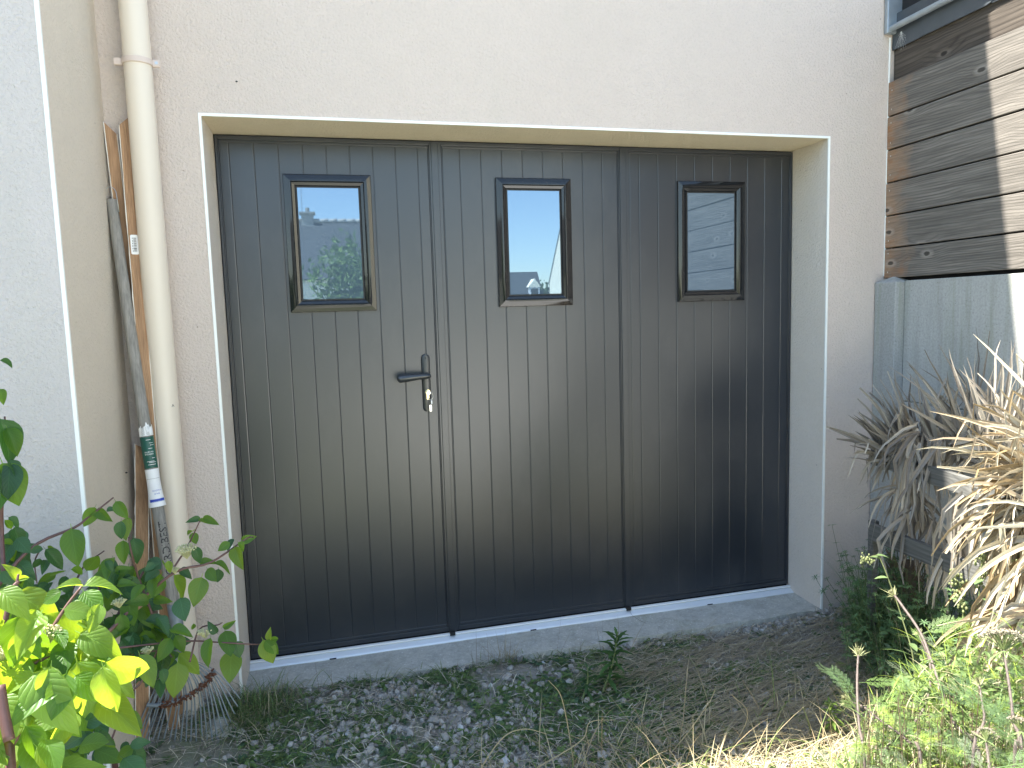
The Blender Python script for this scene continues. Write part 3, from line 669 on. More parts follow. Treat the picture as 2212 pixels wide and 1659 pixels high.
h1=house_far('slate_house','house with long grey slate roof mirrored in the left door window',-9,3.4,-30,3.2,2.9,5.62,M['cream'])
for i in range(32):
    x=-9+.39*i; b=B(); b.tube([(x,-30,5.64),(x+.37,-30,5.64)],[.10,.12],10); b.obj('ridge_tile',M['cement'],h1,smooth=True)
b=B(); b.box((-.82,-30.25,5.3),(-.30,-29.75,5.93)); b.box((-.90,-30.33,5.931),(-.22,-29.67,6.01)); ch=b.obj('chimney',M['cement'],h1)
b=B(); b.tube([(-.55,-30,6.0),(-.55,-30,6.22)],.09,12); b.obj('chimney_pot',M['cement'],ch)
b=B(); b.tube([(-.78,-29.9,5.3),(-.76,-29.9,8.4)],.022,6); 
for k in range(5): b.tube([(-1.15+.08*k,-29.9,8.3-.1*k),(-.36-.08*k,-29.9,8.3-.1*k)],.008,4)
b.obj('antenna',M['steel'],h1)
for i,(x,z_) in enumerate([(1.1,4.95),(-.1,4.2),(-.1,4.5),(.0,3.9),(.75,4.75)]):
    pass
h2=house_far('dormer_house','distant house with pale slate roof and a dormer mirrored in the middle door window',8.6,14.45,-45,2.6,.9,4.12,M['cream'])
b=B(); V=[(13.36,-43.6,3.0),(14.28,-43.6,3.0),(13.86,-43.6,3.58),(13.36,-45,3.0),(14.28,-45,3.0),(13.86,-45,3.58)]; b.add(V,[(0,1,2),(5,4,3),(0,2,5,3),(2,1,4,5)]); dm=b.obj('dormer_roof',M['cream'],h2)
b=B(); b.box((13.45,-45,1.9),(14.2,-43.65,2.995)); dm=b.obj('dormer',M['lip'],h2)
b=B(); b.box((13.58,-43.648,2.2),(14.07,-43.60,2.9)); b.obj('dormer_window',M['gloss'],dm)
g=empty('gable_house',(11.5,-26,-.05),'cream gable wall of a neighbouring house at the edge of the middle door window','house')
b=B(); zz=lambda x:2.507+(x-8.781)*(4.442-2.507)/(9.229-8.781)
gu=lambda q,z,dy=0,o=0: (8.80+.86*q+.37*dy-.5*o,-24+.5*q-dy+.86*o,z)
V=[gu(0,-.1),gu(4.4,-.1),gu(4.4,2.5),gu(1.7,9.45),gu(0,2.55)]; V2=[gu(0,-.1,9),gu(4.4,-.1,9),gu(4.4,2.5,9),gu(1.7,9.45,9),gu(0,2.55,9)]; b.add(V+V2,[(0,1,2,3,4),(9,8,7,6,5),(0,4,9,5),(1,6,7,2)]); b.obj('wall',M['cream'],g)
b=B(); b.add([gu(-.04,2.44,0,.03),gu(1.7,9.56,0,.03),gu(1.7,9.56,9),gu(-.04,2.44,9),gu(4.5,2.4,0,.03),gu(4.5,2.4,9)],[(0,1,2,3),(1,4,5,2)]); b.obj('roof',M['slate'],g)
def leafcloud(b,c,rad,n,size,r,cols,hole=.25):
    for i in range(n):
        d=r.normal(size=3); d/=np.linalg.norm(d); k=(r.random()**.4); bump=1+.22*math.sin(d[0]*5+c[0])+.18*math.cos(d[2]*6+d[1]*4)
        p=np.array(c)+d*np.array(rad)*k*bump; t=r.normal(size=3); t/=np.linalg.norm(t); u=np.cross(t,r.normal(size=3)); u/=np.linalg.norm(u)
        s=size*(.6+.8*r.random()); c_=np.array(cols[r.integers(len(cols))])*(.7+.6*r.random())
        b.add([p-t*s,p+u*s*.45,p+t*s,p-u*s*.45],[(0,1,2,3)],c_)
def tree(name,label,x,y,h,rad,n,size,cols,seed,cat='tree'):
    t=empty(name,(x,y,-.05),label,cat); r=np.random.default_rng(seed); b=B(); b.tube(spline([(x,y,-.1),(x+.05,y,h*.3),(x-.05,y,h*.6)]),np.linspace(.05,.02,13)*h/2,8); b.obj('trunk',M['stem'],t)
    b=B()
    for k in range(7): leafcloud(b,(x+(r.random()-.5)*rad,y+(r.random()-.5)*rad,h*.62+(r.random()-.5)*h*.42),(rad*.55,rad*.55,h*.25),n//7,size,r,cols)
    b.obj('crown',M['weed'],t); return t
GC=[(.10,.17,.04),(.07,.12,.03),(.15,.22,.06),(.05,.09,.03)]
tree('laurel_bush','leafy evergreen bush mirrored in the lower left door window',.95,-12,2.95,1.15,3500,.075,[(.16,.24,.07),(.09,.15,.05),(.24,.33,.10)],4,'bush')
tree('round_tree','far green tree between the dormer house and the cream gable',14.75,-44.5,3.2,.9,700,.14,GC,5)
for i,(x,y,h,rd) in enumerate([(-2.1,-2.9,1.5,1.1),(-2.3,-4.6,1.9,1.3),(-7,-9,2.6,1.6),(-10,-14,4.6,2.2),(-4.6,-19,3.2,1.6),(5.2,-34,3.0,1.6),(20,-30,6,3),(-16,-6,4.5,2.5)]):  # first two bushes are added unseen to darken the left door leaf
    tree('garden_tree',['dark bush added left of the viewer to dim the door reflection','larger dark bush added further back to dim the door reflection','low bush at the left garden edge behind the viewer','tall tree at the far left behind the viewer','bush left of the laurel behind the viewer','small tree between the slate and dormer houses','tall tree right of the cream gable','tree at the far left side of the house'][i],x,y,h,rd,1400,.14,GC,20+i)
tag(B().add([(-18,-21,-.05),(-9.5,-21,-.05),(-9.5,-21,1.5),(-18,-21,1.5),(-18,-21.6,-.05),(-9.5,-21.6,-.05),(-9.5,-21.6,1.5),(-18,-21.6,1.5)],[(0,1,2,3),(5,4,7,6),(3,2,6,7),(1,5,6,2),(4,0,3,7)]).obj('garden_wall',M['cream']),'low cream garden wall at the far end of the garden','wall')

# ================================================================== ground cover
def inpatch(x,y,patches):
    v=0
    for (cx_,cy_,rx,ry,w_) in patches: v=max(v,w_*math.exp(-((x-cx_)/rx)**2-((y-cy_)/ry)**2))
    return v
def gp(px,py): p=onp(px,py,2,-.045); return p[0],p[1]
gpat=[]
for (px,py,rx,ry,w_) in [(880,1500,.26,.12,1),(800,1600,.28,.12,1),(1000,1560,.25,.13,.95),(1150,1480,.16,.10,.6),(1640,1360,.16,.05,1.2),(1740,1350,.16,.05,1.2),(1560,1375,.10,.03,.9),(950,1650,.35,.12,1),(640,1600,.14,.1,.6),(1280,1640,.2,.1,.35),(1700,1570,.2,.08,.4),(1060,1620,.2,.1,.8),(720,1520,.1,.06,.6)]:
    gpat.append((*gp(px,py),rx,ry,w_))
ico=[]; t_=(1+5**.5)/2
for a_,b_ in ((-1,t_),(1,t_),(-1,-t_),(1,-t_)): ico+= [(a_,b_,0)]
for a_,b_ in ((-1,t_),(1,t_),(-1,-t_),(1,-t_)): ico+= [(0,a_,b_)]
for a_,b_ in ((t_,-1),(t_,1),(-t_,-1),(-t_,1)): ico+= [(a_,0,b_)]
ico=np.array(ico)/math.sqrt(1+t_*t_)
IF=[(0,11,5),(0,5,1),(0,1,7),(0,7,10),(0,10,11),(1,5,9),(5,11,4),(11,10,2),(10,7,6),(7,1,8),(3,9,4),(3,4,2),(3,2,6),(3,6,8),(3,8,9),(4,9,5),(2,4,11),(6,2,10),(8,6,7),(9,8,1)]
def rotm(r):
    q=r.normal(size=4); q/=np.linalg.norm(q); a,b_,c,d=q
    return np.array([[1-2*(c*c+d*d),2*(b_*c-a*d),2*(b_*d+a*c)],[2*(b_*c+a*d),1-2*(b_*b_+d*d),2*(c*d-a*b_)],[2*(b_*d-a*c),2*(c*d+a*b_),1-2*(b_*b_+c*c)]])
b=B(); r=np.random.default_rng(8); cnt=0
for i in range(60000):
    x=-.5+3.2*r.random(); y=-1.9*r.random()**1.2-.002
    nz=.5+.5*math.sin(x*13+2*math.sin(y*11))*math.cos(y*17+2*math.sin(x*7)); d=(inpatch(x,y,gpat)*.5)*(max(0,nz-.15)*1.5)+.02
    if r.random()>d: continue
    s=.0055+.0100*r.random()**1.6 + (.008 if r.random()<.05 else 0)
    if s<.009 and r.random()<.3: continue
    V=ico*(.75+.5*r.random((12,1)))*np.array([1,.75+.3*r.random(),.5+.3*r.random()])*s; V=V@(rotm(r)).T
    g_=.17+.15*r.random(); col=np.array([g_*1.08,g_*1.02,g_*.92])*1.25; q=r.random()
    if q<.07: col=np.array([g_*1.35,g_*1.15,g_*.9])
    elif q<.09: col=np.array([.5,.5,.49])
    elif q<.2: col*=.7
    b.add(V+[x,y,float(gz(x,y))+s*.35+.004*r.random()],IF,col); cnt+=1
    if cnt>3800: break
tag(b.obj('gravel',M['stone']),'grey crushed gravel scattered over the soil in front of the door',kind='stuff')
print('stones',cnt)

# blades ----------------------------------------------------
def blade(b,p,dr,L,wd,droop,col,seg=4,roll=None,tip=True,fold=None,r=rng):
    dr=np.array(dr,float); dr/=np.linalg.norm(dr); P=[np.array(p,float)]; d=dr.copy(); st=L/seg
    for i in range(seg):
        d=d+np.array([0,0,-droop])/seg
        if fold is not None and i==int(fold[0]*seg): d=np.array(fold[1],float)
        d/=np.linalg.norm(d); P.append(P[-1]+d*st)
    P=np.array(P); T=np.gradient(P,axis=0); up=np.array([0,0,1.]) if roll is None else roll
    S=np.cross(T,up); S/=np.linalg.norm(S,axis=1)[:,None]+1e-9
    ws=wd*np.interp(np.linspace(0,1,seg+1),[0,.15,.6,1],[.55,1,.8,.04 if tip else .5])
    G=np.stack([P-S*ws[:,None]/2,P+S*ws[:,None]/2],1); b.grid(G,col)
def blade3(b,p,dr,L,wd,droop,col,seg=7,roll=None,fold=None,twist=0,vee=.35,tear=.04):
    """broad dry blade: V section, optional sharp fold"""
    dr=np.array(dr,float); dr/=np.linalg.norm(dr); P=[np.array(p,float)]; d=dr.copy(); st=L/seg
    for i in range(seg):
        d=d+np.array([0,0,-droop])/seg*(.3+1.4*i/seg)+rng.normal(size=3)*.085
        if fold is not None and i==max(1,int(fold[0]*seg)): d=np.array(fold[1],float)
        d/=np.linalg.norm(d); P.append(P[-1]+d*st)
    P=np.array(P); T=np.gradient(P,axis=0); T/=np.linalg.norm(T,axis=1)[:,None]+1e-9; up=roll
    S=np.cross(T,up); S/=np.linalg.norm(S,axis=1)[:,None]+1e-9; N=np.cross(S,T)
    tw=np.linspace(0,twist,seg+1)[:,None]; S,N=S*np.cos(tw)+N*np.sin(tw),N*np.cos(tw)-S*np.sin(tw)
    ws=(wd*np.interp(np.linspace(0,1,seg+1),[0,.12,.55,.85,1],[.45,1,.9,.5,tear]))[:,None]
    G=np.stack([P-S*ws/2+N*ws*vee*.5,P,P+S*ws/2+N*ws*vee*.5],1); b.grid(G,col)

# lying straw / dead grass
def strawdens(x,y):
    a=.55+.45*math.sin(x*3.1+1.3)*math.cos(y*5+x)
    a*=np.interp(x,[-.5,.3,.9,1.4,2.6],[.65,.75,.85,1.1,1.35])
    return a*(1-.35*min(1,inpatch(x,y,gpat)))
b=B(); r=np.random.default_rng(12); n=0
while n<24000:
    x=-.45+3.2*r.random(); y=-.003-1.75*r.random()**1.15
    if r.random()>strawdens(x,y)/1.4: continue
    a=r.normal(.15,.9) if r.random()<.65 else r.random()*6.28; el=r.random()*.35
    L=.025+.085*r.random()**1.6; q=r.random(); g_=.65+.8*r.random()
    col=np.array([.48,.435,.36])*g_ if q<.5 else np.array([.27,.235,.20])*g_ if q<.75 else np.array([.68,.62,.49])*g_
    blade(b,(x,y,float(gz(x,y))+.002+.018*r.random()),(math.cos(a),math.sin(a),el),L,.0016+.0022*r.random(),el*2+.15,col,3,r=r); n+=1
# long mown stems swept right, near the dead palm
for i in range(1500):
    x=1.35+1.35*r.random(); y=-.08-.75*r.random(); a=r.normal(.25,.3)+(math.pi if r.random()<.5 else 0); q=.75+.5*r.random()
    blade(b,(x,y,float(gz(x,y))+.01+.03*r.random()),(math.cos(a),math.sin(a),.12*r.random()),.14+.22*r.random(),.0016+.0014*r.random(),.2,np.array([.42,.36,.24])*q,6)
tag(b.obj('dead_grass',M['straw']),'matted brown dead grass and straw over the ground',kind='stuff')
# standing dry straw in the sunny strip
b=B()
for i in range(9500):
    x=.58+2.1*r.random(); y=-.60-1.25*r.random()**1.3
    if x<1.0 and r.random()<.55: continue
    if r.random()>.25+.75*min(1,max(0,(-y-.66)*4)): continue
    a=r.random()*6.28; tilt=.25+1.3*r.random(); L=.05+.21*r.random()**1.6; q=.75+.5*r.random(); k=r.random()
    col=np.array([.47,.40,.24])*q if k<.6 else np.array([.36,.28,.16])*q if k<.82 else np.array([.20,.27,.07])*q
    blade(b,(x,y,float(gz(x,y))),(math.cos(a)*tilt,math.sin(a)*tilt,1),L,.0018+.0018*r.random(),.5+1.5*r.random(),col,5)
tag(b.obj('dry_grass',M['straw']),'pale standing dry grass in the sunny strip at the bottom right',kind='stuff')
# a few long arching individual stems seen against the shade
for i,(pts) in enumerate([[(1240,1655),(1225,1560),(1210,1500),(1185,1470)],[(1160,1659),(1255,1600),(1275,1560),(1330,1555)],[(1420,1659),(1480,1590),(1530,1520),(1545,1490)],[(1010,1659),(1080,1600),(1130,1575),(1180,1585)],[(1530,1659),(1590,1600),(1615,1540),(1580,1500)]]):
    P=[]; n=len(pts)
    for k,(px,py) in enumerate(pts): P.append(onp(px,py,1,-.70-.05*i*.3))
    P[0][2]=min(P[0][2],.0); b=B(); b.tube(spline(P),np.linspace(.0022,.0008,len(spline(P))),5,col=(.46,.39,.24)); tag(b.obj('dry_stalk',M['straw']),['dry arching stalk curling left at the bottom middle','dry stalk bent flat toward the right, bottom middle','thin dry stalk leaning right before the middle weed','leftmost dry stalk in the sunny straw','dry stalk with its tip bent back left, furthest right'][i],'dry stalk','arching dry stalks')

# green weeds: templates -------------------------------------
def leaflet(L,wd,n=3,curl=.2):
    G=[]
    for i in range(n+1):
        t=i/n; ww=wd*math.sin(math.pi*min(1,t*.93+.06))**.8; z=-curl*L*t*t
        G.append([(-ww/2,L*t,z+.1*ww),(0,L*t,z),(ww/2,L*t,z+.1*ww)])
    return np.array(G)
def tf(G,Mx): 
    s=G.shape; P=G.reshape(-1,3)@Mx[:3,:3].T+Mx[:3,3]; return P.reshape(s)
def col_j(c,r,k=.35): return np.array(c)*(1-k/2+k*r.random())
def low_plant(b,x,y,r,size,c,nl=9,wd=.35,up=.5):
    z=float(gz(x,y)); 
    for i in range(nl):
        a=r.random()*6.28; e=up*(.3+r.random()); t=np.array([math.cos(a),math.sin(a),e]); G=leaflet(size*(.6+.7*r.random()),size*wd,3,.35)
        b.grid(tf(G,frame(np.array([x,y,z+.004+.004*r.random()]),t,np.array([0,0,1.])+r.normal(size=3)*.2)),col_j(c,r))
b=B(); r=np.random.default_rng(31)
wp=[(*gp(px,py),rx,ry,1) for px,py,rx,ry in [(900,1530,.05,.05),(1000,1500,.07,.04),(1020,1640,.1,.06),(820,1560,.05,.04),(1100,1540,.08,.06),(880,1640,.06,.04),(750,1620,.08,.06),(1500,1500,.15,.08),(560,1560,.10,.08),(620,1640,.12,.06),(1280,1520,.18,.1),(1160,1500,.14,.07),(1330,1480,.14,.08),(1200,1590,.16,.08),(1450,1400,.12,.04),(1240,1420,.12,.04),(1120,1420,.12,.03),(950,1470,.12,.04),(1450,1580,.18,.1),(1600,1460,.15,.06),(1700,1440,.12,.05),(1050,1600,.08,.05),(800,1480,.14,.04),(700,1560,.12,.06),(1400,1640,.2,.1),(1850,1480,.2,.1),(540,1480,.08,.05)]]
n=0
while n<3000:
    x=-.4+3.0*r.random(); y=-.01-1.5*r.random()
    if r.random()>inpatch(x,y,wp)*.9+.05: continue
    k=r.random(); c=(.12,.19,.075) if k<.45 else (.17,.26,.085) if k<.8 else (.10,.17,.09)
    low_plant(b,x,y,r,.012+.016*r.random(),c,6,.55,.5); n+=1
for i in range(5500):  # short green grass tufts
    j=r.integers(len(wp)); x=r.normal(wp[j][0],wp[j][2]*.8); y=min(-.01,r.normal(wp[j][1],wp[j][3]*.8)); a=r.random()*6.28; tl=.3+1.2*r.random()
    blade(b,(x,y,float(gz(x,y))),(math.cos(a)*tl,math.sin(a)*tl,1),.03+.06*r.random(),.0016+.0014*r.random(),1.+r.random(),col_j((.20,.27,.11),r,.5),4)
x0,y0=gp(545,1545)
for i in range(1500):  # grass clump at the left foot of the slab
    x=r.normal(x0+.01,.075); y=min(-.01,r.normal(y0,.07)); a=r.random()*6.28; tl=.2+1.2*r.random()
    blade(b,(x,y,float(gz(x,y))),(math.cos(a)*tl,math.sin(a)*tl-.2,1),.05+.09*r.random(),.0018+.0016*r.random(),1.2+r.random(),col_j((.17,.25,.09) if r.random()<.75 else (.42,.38,.24),r,.5),5)
for k,(px,py) in enumerate([(545,1470),(535,1490),(560,1490)]):
    x,y=gp(px,py)
    for q in range(16): low_plant(b,x+r.normal()*.02,min(-.008,y+r.normal()*.015),r,.016,(.075,.14,.05),7,.7,1.5)
tag(b.obj('low_weeds',M['weed']),'low green weeds and grass tufts scattered through the gravel',kind='stuff')
# thin standing grasses against the slab
b=B()
for (px,py,h) in [(1090,1420,.22),(1095,1420,.16),(1200,1410,.24),(1250,1405,.20),(1260,1400,.13),(1050,1425,.12),(1345,1395,.16),(1410,1385,.15),(1110,1425,.12),(690,1500,.13),(720,1500,.11),(1020,1420,.14),(1480,1360,.10),(1300,1400,.16)]:
    x,y=gp(px,py+10); y=min(y,-.01)
    for k in range(2): blade(b,(x+r.normal()*.01,y,float(gz(x,y))),(r.normal()*.22,r.normal()*.1,1),h*(.6+.5*r.random()),.0016,.15,(.22,.17,.12),6)
for k in range(60):
    x,y=gp(1090+r.normal()*14,1432); y=min(y,-.01); blade(b,(x,y,float(gz(x,y))),(r.normal()*.55,r.normal()*.4,1),.04+.12*r.random(),.0017,.5,col_j((.33,.29,.17),r),5)
tag(b.obj('wispy_grass',M['straw']),'thin wispy seed grasses standing along the front of the concrete slab',kind='stuff')

# middle weed (fleabane like, lance toothed leaves)
def fleabane(px,py,top_px,label,n=34,name='tall_weed',c=(.085,.17,.05),ls=.065):
    x,y=gp(px,py); base=np.array([x,y,float(gz(x,y))]); tp=onp(*top_px,1,y+.02); t=empty(name,tuple(base),label,'weed'); S=spline([base,(base+tp)/2+np.array([.01,0,0]),tp]); b=B(); b.tube(S,np.linspace(.0038,.0018,len(S)),6); b.obj('stem',M['stemgreen'],t)
    r=np.random.default_rng(int(px)); 
    for i in range(n):
        f=.25+.75*(i/n)**.8; p=S[int(f*(len(S)-1))]; a=i*2.4; el=.15+.9*f**3 if f>.6 else .1; b=B(); L=ls*(.7+.5*r.random())*(1.15-.25*f)
        tv=np.array([math.cos(a),math.sin(a),el]); G=[]; nn=8
        for k in range(nn+1):
            q=k/nn; ww=.26*L*math.sin(math.pi*min(1,q*.95+.05))**.9*(1.15 if k%2 else .8); z=-.35*L*q*q
            G.append([(-ww/2,L*q,z+.2*ww),(0,L*q,z),(ww/2,L*q,z+.2*ww)])
        b.grid(tf(np.array(G),frame(p,tv,np.array([0,0,1.]))),col_j(c,r)); b.obj('leaf',M['weed'],t,smooth=True)
fleabane(1300,1500,(1335,1365),'upright green weed with toothed lance leaves in front of the slab')
fleabane(1255,1520,(1270,1440),'smaller dark green weed just left of the upright toothed one',20,ls=.05,c=(.07,.14,.05))
fleabane(1795,1600,(1790,1515),'small bright yellow green weed at the edge of the sunny straw',26,ls=.035,c=(.20,.30,.06))
# ================================================================== dogwood shrub at the left
def dog_leaf_mesh(seed,fold,curl,wav,wr):
    wr=wr*1.1; wav*=.6
    r=np.random.default_rng(seed); n=11; m=7; G=[];UV=[]
    for i in range(n):
        t=i/(n-1); ww=wr*(math.sin(math.pi*min(1,t**.82))**.75)*(1-.28*t) if t<1 else 0
        if t>.80: ww*= .80+.2*(1-t)/.2*1
        row=[]
        for j in range(m):
            u=j/(m-1)*2-1; x=u*ww/2; z=abs(u)*ww*.5*fold - curl*t*t + wav*math.sin(t*9+u*2+seed)*abs(u)*.5+ .005*math.sin(t*22)*abs(u)
            row.append((x*(1-.12*fold),t*(1-.10*curl),z)); UV.append((.5+u*.5,t))
        G.append(row)
    pet=[[(-.006,-.14,.02),(.006,-.14,.02)],[(-.010,0.0,0),(.010,.0,0)]]
    return np.array(G),UV,pet
LM={}
for k,(fo,cu,wa,wr) in enumerate([(.35,.25,.05,.64),(.55,.45,.06,.60),(.15,.15,.04,.70),(.75,.30,.05,.58),(.30,.70,.08,.62),(.10,.35,.10,.68)]):
    G,UV,pet=dog_leaf_mesh(k,fo,cu,wa,wr)
    for nm in ('leaf','leafdark','leafpale'):
        b=B(); b.grid(G,uv=UV); b.grid(np.array(pet),uv=[(.5,.5)]*4); LM[(nm,k)]=b.mesh('dogwood_leaf',M[nm],True)
r=np.random.default_rng(77)
def leaf_at(parent,B_,T_,up=.55,mat=None,var=None,roll=.35):
    t=T_-B_; L=np.linalg.norm(t); view=CAM-B_; view/=np.linalg.norm(view)
    n=view*.75+np.array([0,0,1.])*up+r.normal(size=3)*roll
    mat=mat or ('leaf' if r.random()<.62 else 'leafdark' if r.random()<.6 else 'leafpale')
    return place('leaf',LM[(mat,var if var is not None else int(r.integers(6)))],Matrix(frame(B_,t,n,L*.97,.9+.25*r.random()).tolist()),parent)
def c2(a,b_): return a*.1667,1083+b_*.1667      # enlarged crop -> photo coordinates
def c3(a,b_): return a*.3472,1083+b_*.3472
def put(parent,p,q,d,dd=None,**k):
    d2=d+(dd if dd is not None else (r.random()-.6)*.05); B_=at(*p,d); 
    return leaf_at(parent,B_,at(*q,d2),**k)
shade=empty('dogwood_shrub',(-.25,-.95,0),'shaded deep green dogwood shrub with reddish stems against the left wall corner','shrub')
SD=1.86
man=[((1230,75),(1085,345),'leaf',2),((1250,108),(1430,260),'leaf',3),((1500,0),(1645,240),'leaf',0),((1650,205),(1600,515),'leafpale',2),((1570,255),(1545,520),'leafdark',0),((925,355),(990,850),'leaf',0),
 ((1730,475),(1800,820),'leafdark',1),((1595,505),(1590,830),'leaf',3),((1370,770),(1475,915),'leafdark',3),((1490,920),(1690,838),'leaf',1),((1120,900),(1290,680),'leaf',2),((180,335),(310,620),'leafdark',0),((20,490),(235,785),'leaf',0),
 ((110,205),(290,335),'leafdark',1),((60,240),(185,375),'leaf',3),((1380,120),(1520,80),'leafdark',1),((2060,810),(1875,900),'leafdark',0),((2050,885),(1870,1025),'leafdark',2),((2090,950),(1930,1290),'leaf',0),((1860,1080),(1680,1260),'leaf',0),
 ((1930,1280),(1670,1290),'leaf',1),((1985,1280),(2205,1280),'leaf',1),((1850,1360),(1935,1655),'leaf',1),((1620,1400),(1770,1640),'leaf',2),((1180,1190),(1330,1400),'leafdark',2),((1700,970),(1560,1000),'leafdark',1),
 ((560,620),(330,640),'leafdark',1),((590,620),(850,890),'leafdark',3),((700,600),(560,640),'leaf',1),((640,970),(860,870),'leaf',2),((920,880),(1120,930),'leaf',3),((520,740),(430,880),'leafdark',2),((600,760),(560,900),'leafdark',1),
 ((490,1290),(690,1660),'leafdark',2),((20,910),(190,1100),'leafdark',2),((820,1050),(950,1200),'leafdark',2),((1560,1020),(1480,1120),'leafdark',0),((2110,760),(2200,930),'leaf',0),((1150,200),(1260,80),'leaf',3)]
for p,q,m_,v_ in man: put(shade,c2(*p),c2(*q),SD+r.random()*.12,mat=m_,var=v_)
man3=[((870,955),(968,1158),'leafpale',0),((1105,1005),(1090,1238),'leafpale',2),((1060,850),(985,1005),'leaf',0),((1115,945),(1258,1080),'leafpale',1),((1310,850),(1262,1045),'leaf',0),((1090,835),(1160,945),'leaf',0),((1400,805),(1440,965),'leaf',2),((1440,930),(1430,1132),'leafpale',2),((1385,785),(1468,748),'leaf',3),
 ((1500,250),(1592,215),'leaf',1),((1460,285),(1500,425),'leafpale',3),((1430,255),(1350,310),'leaf',2),((1480,255),(1535,310),'leaf',1),((1455,235),(1400,300),'leafdark',1),((1250,112),(1155,122),'leafdark',3),((1258,112),(1356,133),'leaf',3),((1250,130),(1255,85),'leaf',1),((1205,185),(1165,180),'leaf',1),((1195,195),(1225,268),'leaf',2),
 ((1215,280),(1245,400),'leafdark',1),((1080,458),(1175,612),'leafpale',0),((1255,472),(1200,655),'leafpale',0),((1290,420),(1340,500),'leaf',2),((1240,385),(1350,360),'leaf',1),((1330,385),(1450,412),'leaf',1),((1360,420),(1350,515),'leafdark',2),((1120,600),(1145,748),'leafdark',2),((1045,370),(1060,450),'leafpale',1),
 ((960,470),(935,600),'leaf',0),((850,650),(760,760),'leaf',0),((800,700),(850,850),'leafdark',2),((750,700),(780,850),'leaf',0),((980,720),(1060,800),'leafdark',1),((880,840),(950,890),'leafdark',3),((840,940),(700,1050),'leaf',0),((820,960),(800,1080),'leafdark',2),((700,920),(620,1060),'leaf',2),((1010,1040),(1030,1140),'leafdark',1),
 ((1350,820),(1290,760),'leafdark',1),((760,1320),(898,1412),'leaf',0),((740,400),(690,500),'leafdark',1),((960,385),(900,430),'leafdark',2),((1120,420),(1190,470),'leafdark',1),((1060,800),(1200,800),'leaf',1),((1205,760),(1200,810),'leaf',1),((1470,870),(1500,980),'leafdark',2)]
for p,q,m_,v_ in man3: put(shade,c3(*p),c3(*q),SD+r.random()*.10,mat=m_,var=v_)
for p,q,m_,v_ in [((568,1383),(592,1438),'leafpale',2),((572,1384),(606,1416),'leaf',1),((582,1382),(581,1358),'leafpale',3),((580,1382),(606,1380),'leaf',3),((0,778),(36,793),'leafdark',3),((0,905),(40,1010),'leafdark',3),((15,925),(44,985),'leaf',3),((5,1000),(48,1095),'leaf',0),((0,1015),(18,1110),'leafdark',0),((18,995),(52,1030),'leafdark',1),((0,840),(8,870),'leaf',1),((22,1000),(15,1080),'leafdark',2)]:
    put(shade,p,q,SD,mat=m_,var=v_)
# fill inside the bush
def fill(parent,regs,n,dist,size,mats,down=.8):
    out=0
    while out<n:
        cx_,cy_,rx,ry=regs[int(r.integers(len(regs)))]
        px=cx_+r.normal()*rx*.6; py=cy_+r.normal()*ry*.6
        if px<-160: continue
        d=dist[0]+(dist[1]-dist[0])*r.random(); L=size*(.55+.6*r.random())*FPX/d*.93; a=math.pi/2+r.normal()*down
        put(parent,(px,py),(px+L*math.cos(a),py+L*math.sin(a)),d,(r.random()-.65)*.07,mat=mats[int(r.integers(len(mats)))]); out+=1
dk=['leafdark','leafdark','leaf','leafdark']
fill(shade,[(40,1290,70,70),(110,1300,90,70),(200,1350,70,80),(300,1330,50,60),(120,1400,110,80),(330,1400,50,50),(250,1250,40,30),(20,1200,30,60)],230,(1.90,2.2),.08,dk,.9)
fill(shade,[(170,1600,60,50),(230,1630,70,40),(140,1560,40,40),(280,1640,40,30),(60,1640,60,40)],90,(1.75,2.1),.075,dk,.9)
b=B()
for P_,r0,r1,d in [([(-60,1340),(60,1190),(160,1140),(190,1118),(245,1075)],.0045,.0018,SD+.05),([(330,1330),(300,1250),(283,1190),(278,1160)],.003,.0018,SD+.06),([(230,1370),(300,1300),(380,1235),(455,1215),(530,1165),(548,1160)],.0045,.0015,SD+.04),([(370,1235),(405,1180),(432,1125)],.0026,.0014,SD+.03),
    ([(250,1400),(400,1385),(480,1388),(560,1392),(572,1384)],.0024,.0013,SD+.03),([(8,1240),(4,1150),(5,1080),(20,1000),(10,900)],.0050,.002,SD+.05),([(180,1600),(190,1450),(230,1370),(310,1235)],.006,.003,SD+.2),([(-40,1500),(60,1350),(150,1300),(200,1280)],.005,.002,SD+.2),([(150,1290),(180,1225),(225,1190)],.003,.0015,SD+.15),
    ([(200,1330),(215,1260),(222,1215)],.0026,.0014,SD+.12),([(85,1190),(75,1215),(80,1260)],.002,.0012,SD+.1),([(410,1430),(430,1360),(470,1350),(480,1345)],.0024,.0012,SD+.03),([(250,1420),(350,1405),(372,1420)],.0022,.0012,SD+.04),([(240,1600),(255,1560),(262,1545)],.0024,.0014,SD),([(100,1660),(150,1580),(200,1560)],.004,.002,SD+.1),([(150,1480),(240,1500),(300,1480),(352,1380)],.004,.0018,SD+.08)]:
    P=spline([at(x,y,d+.02*math.sin(i*2)) for i,(x,y) in enumerate(P_)],5); s_=B(); s_.tube(P,np.linspace(r0,r1,len(P)),7); s_.obj('stem',M['stem'],shade,smooth=True)
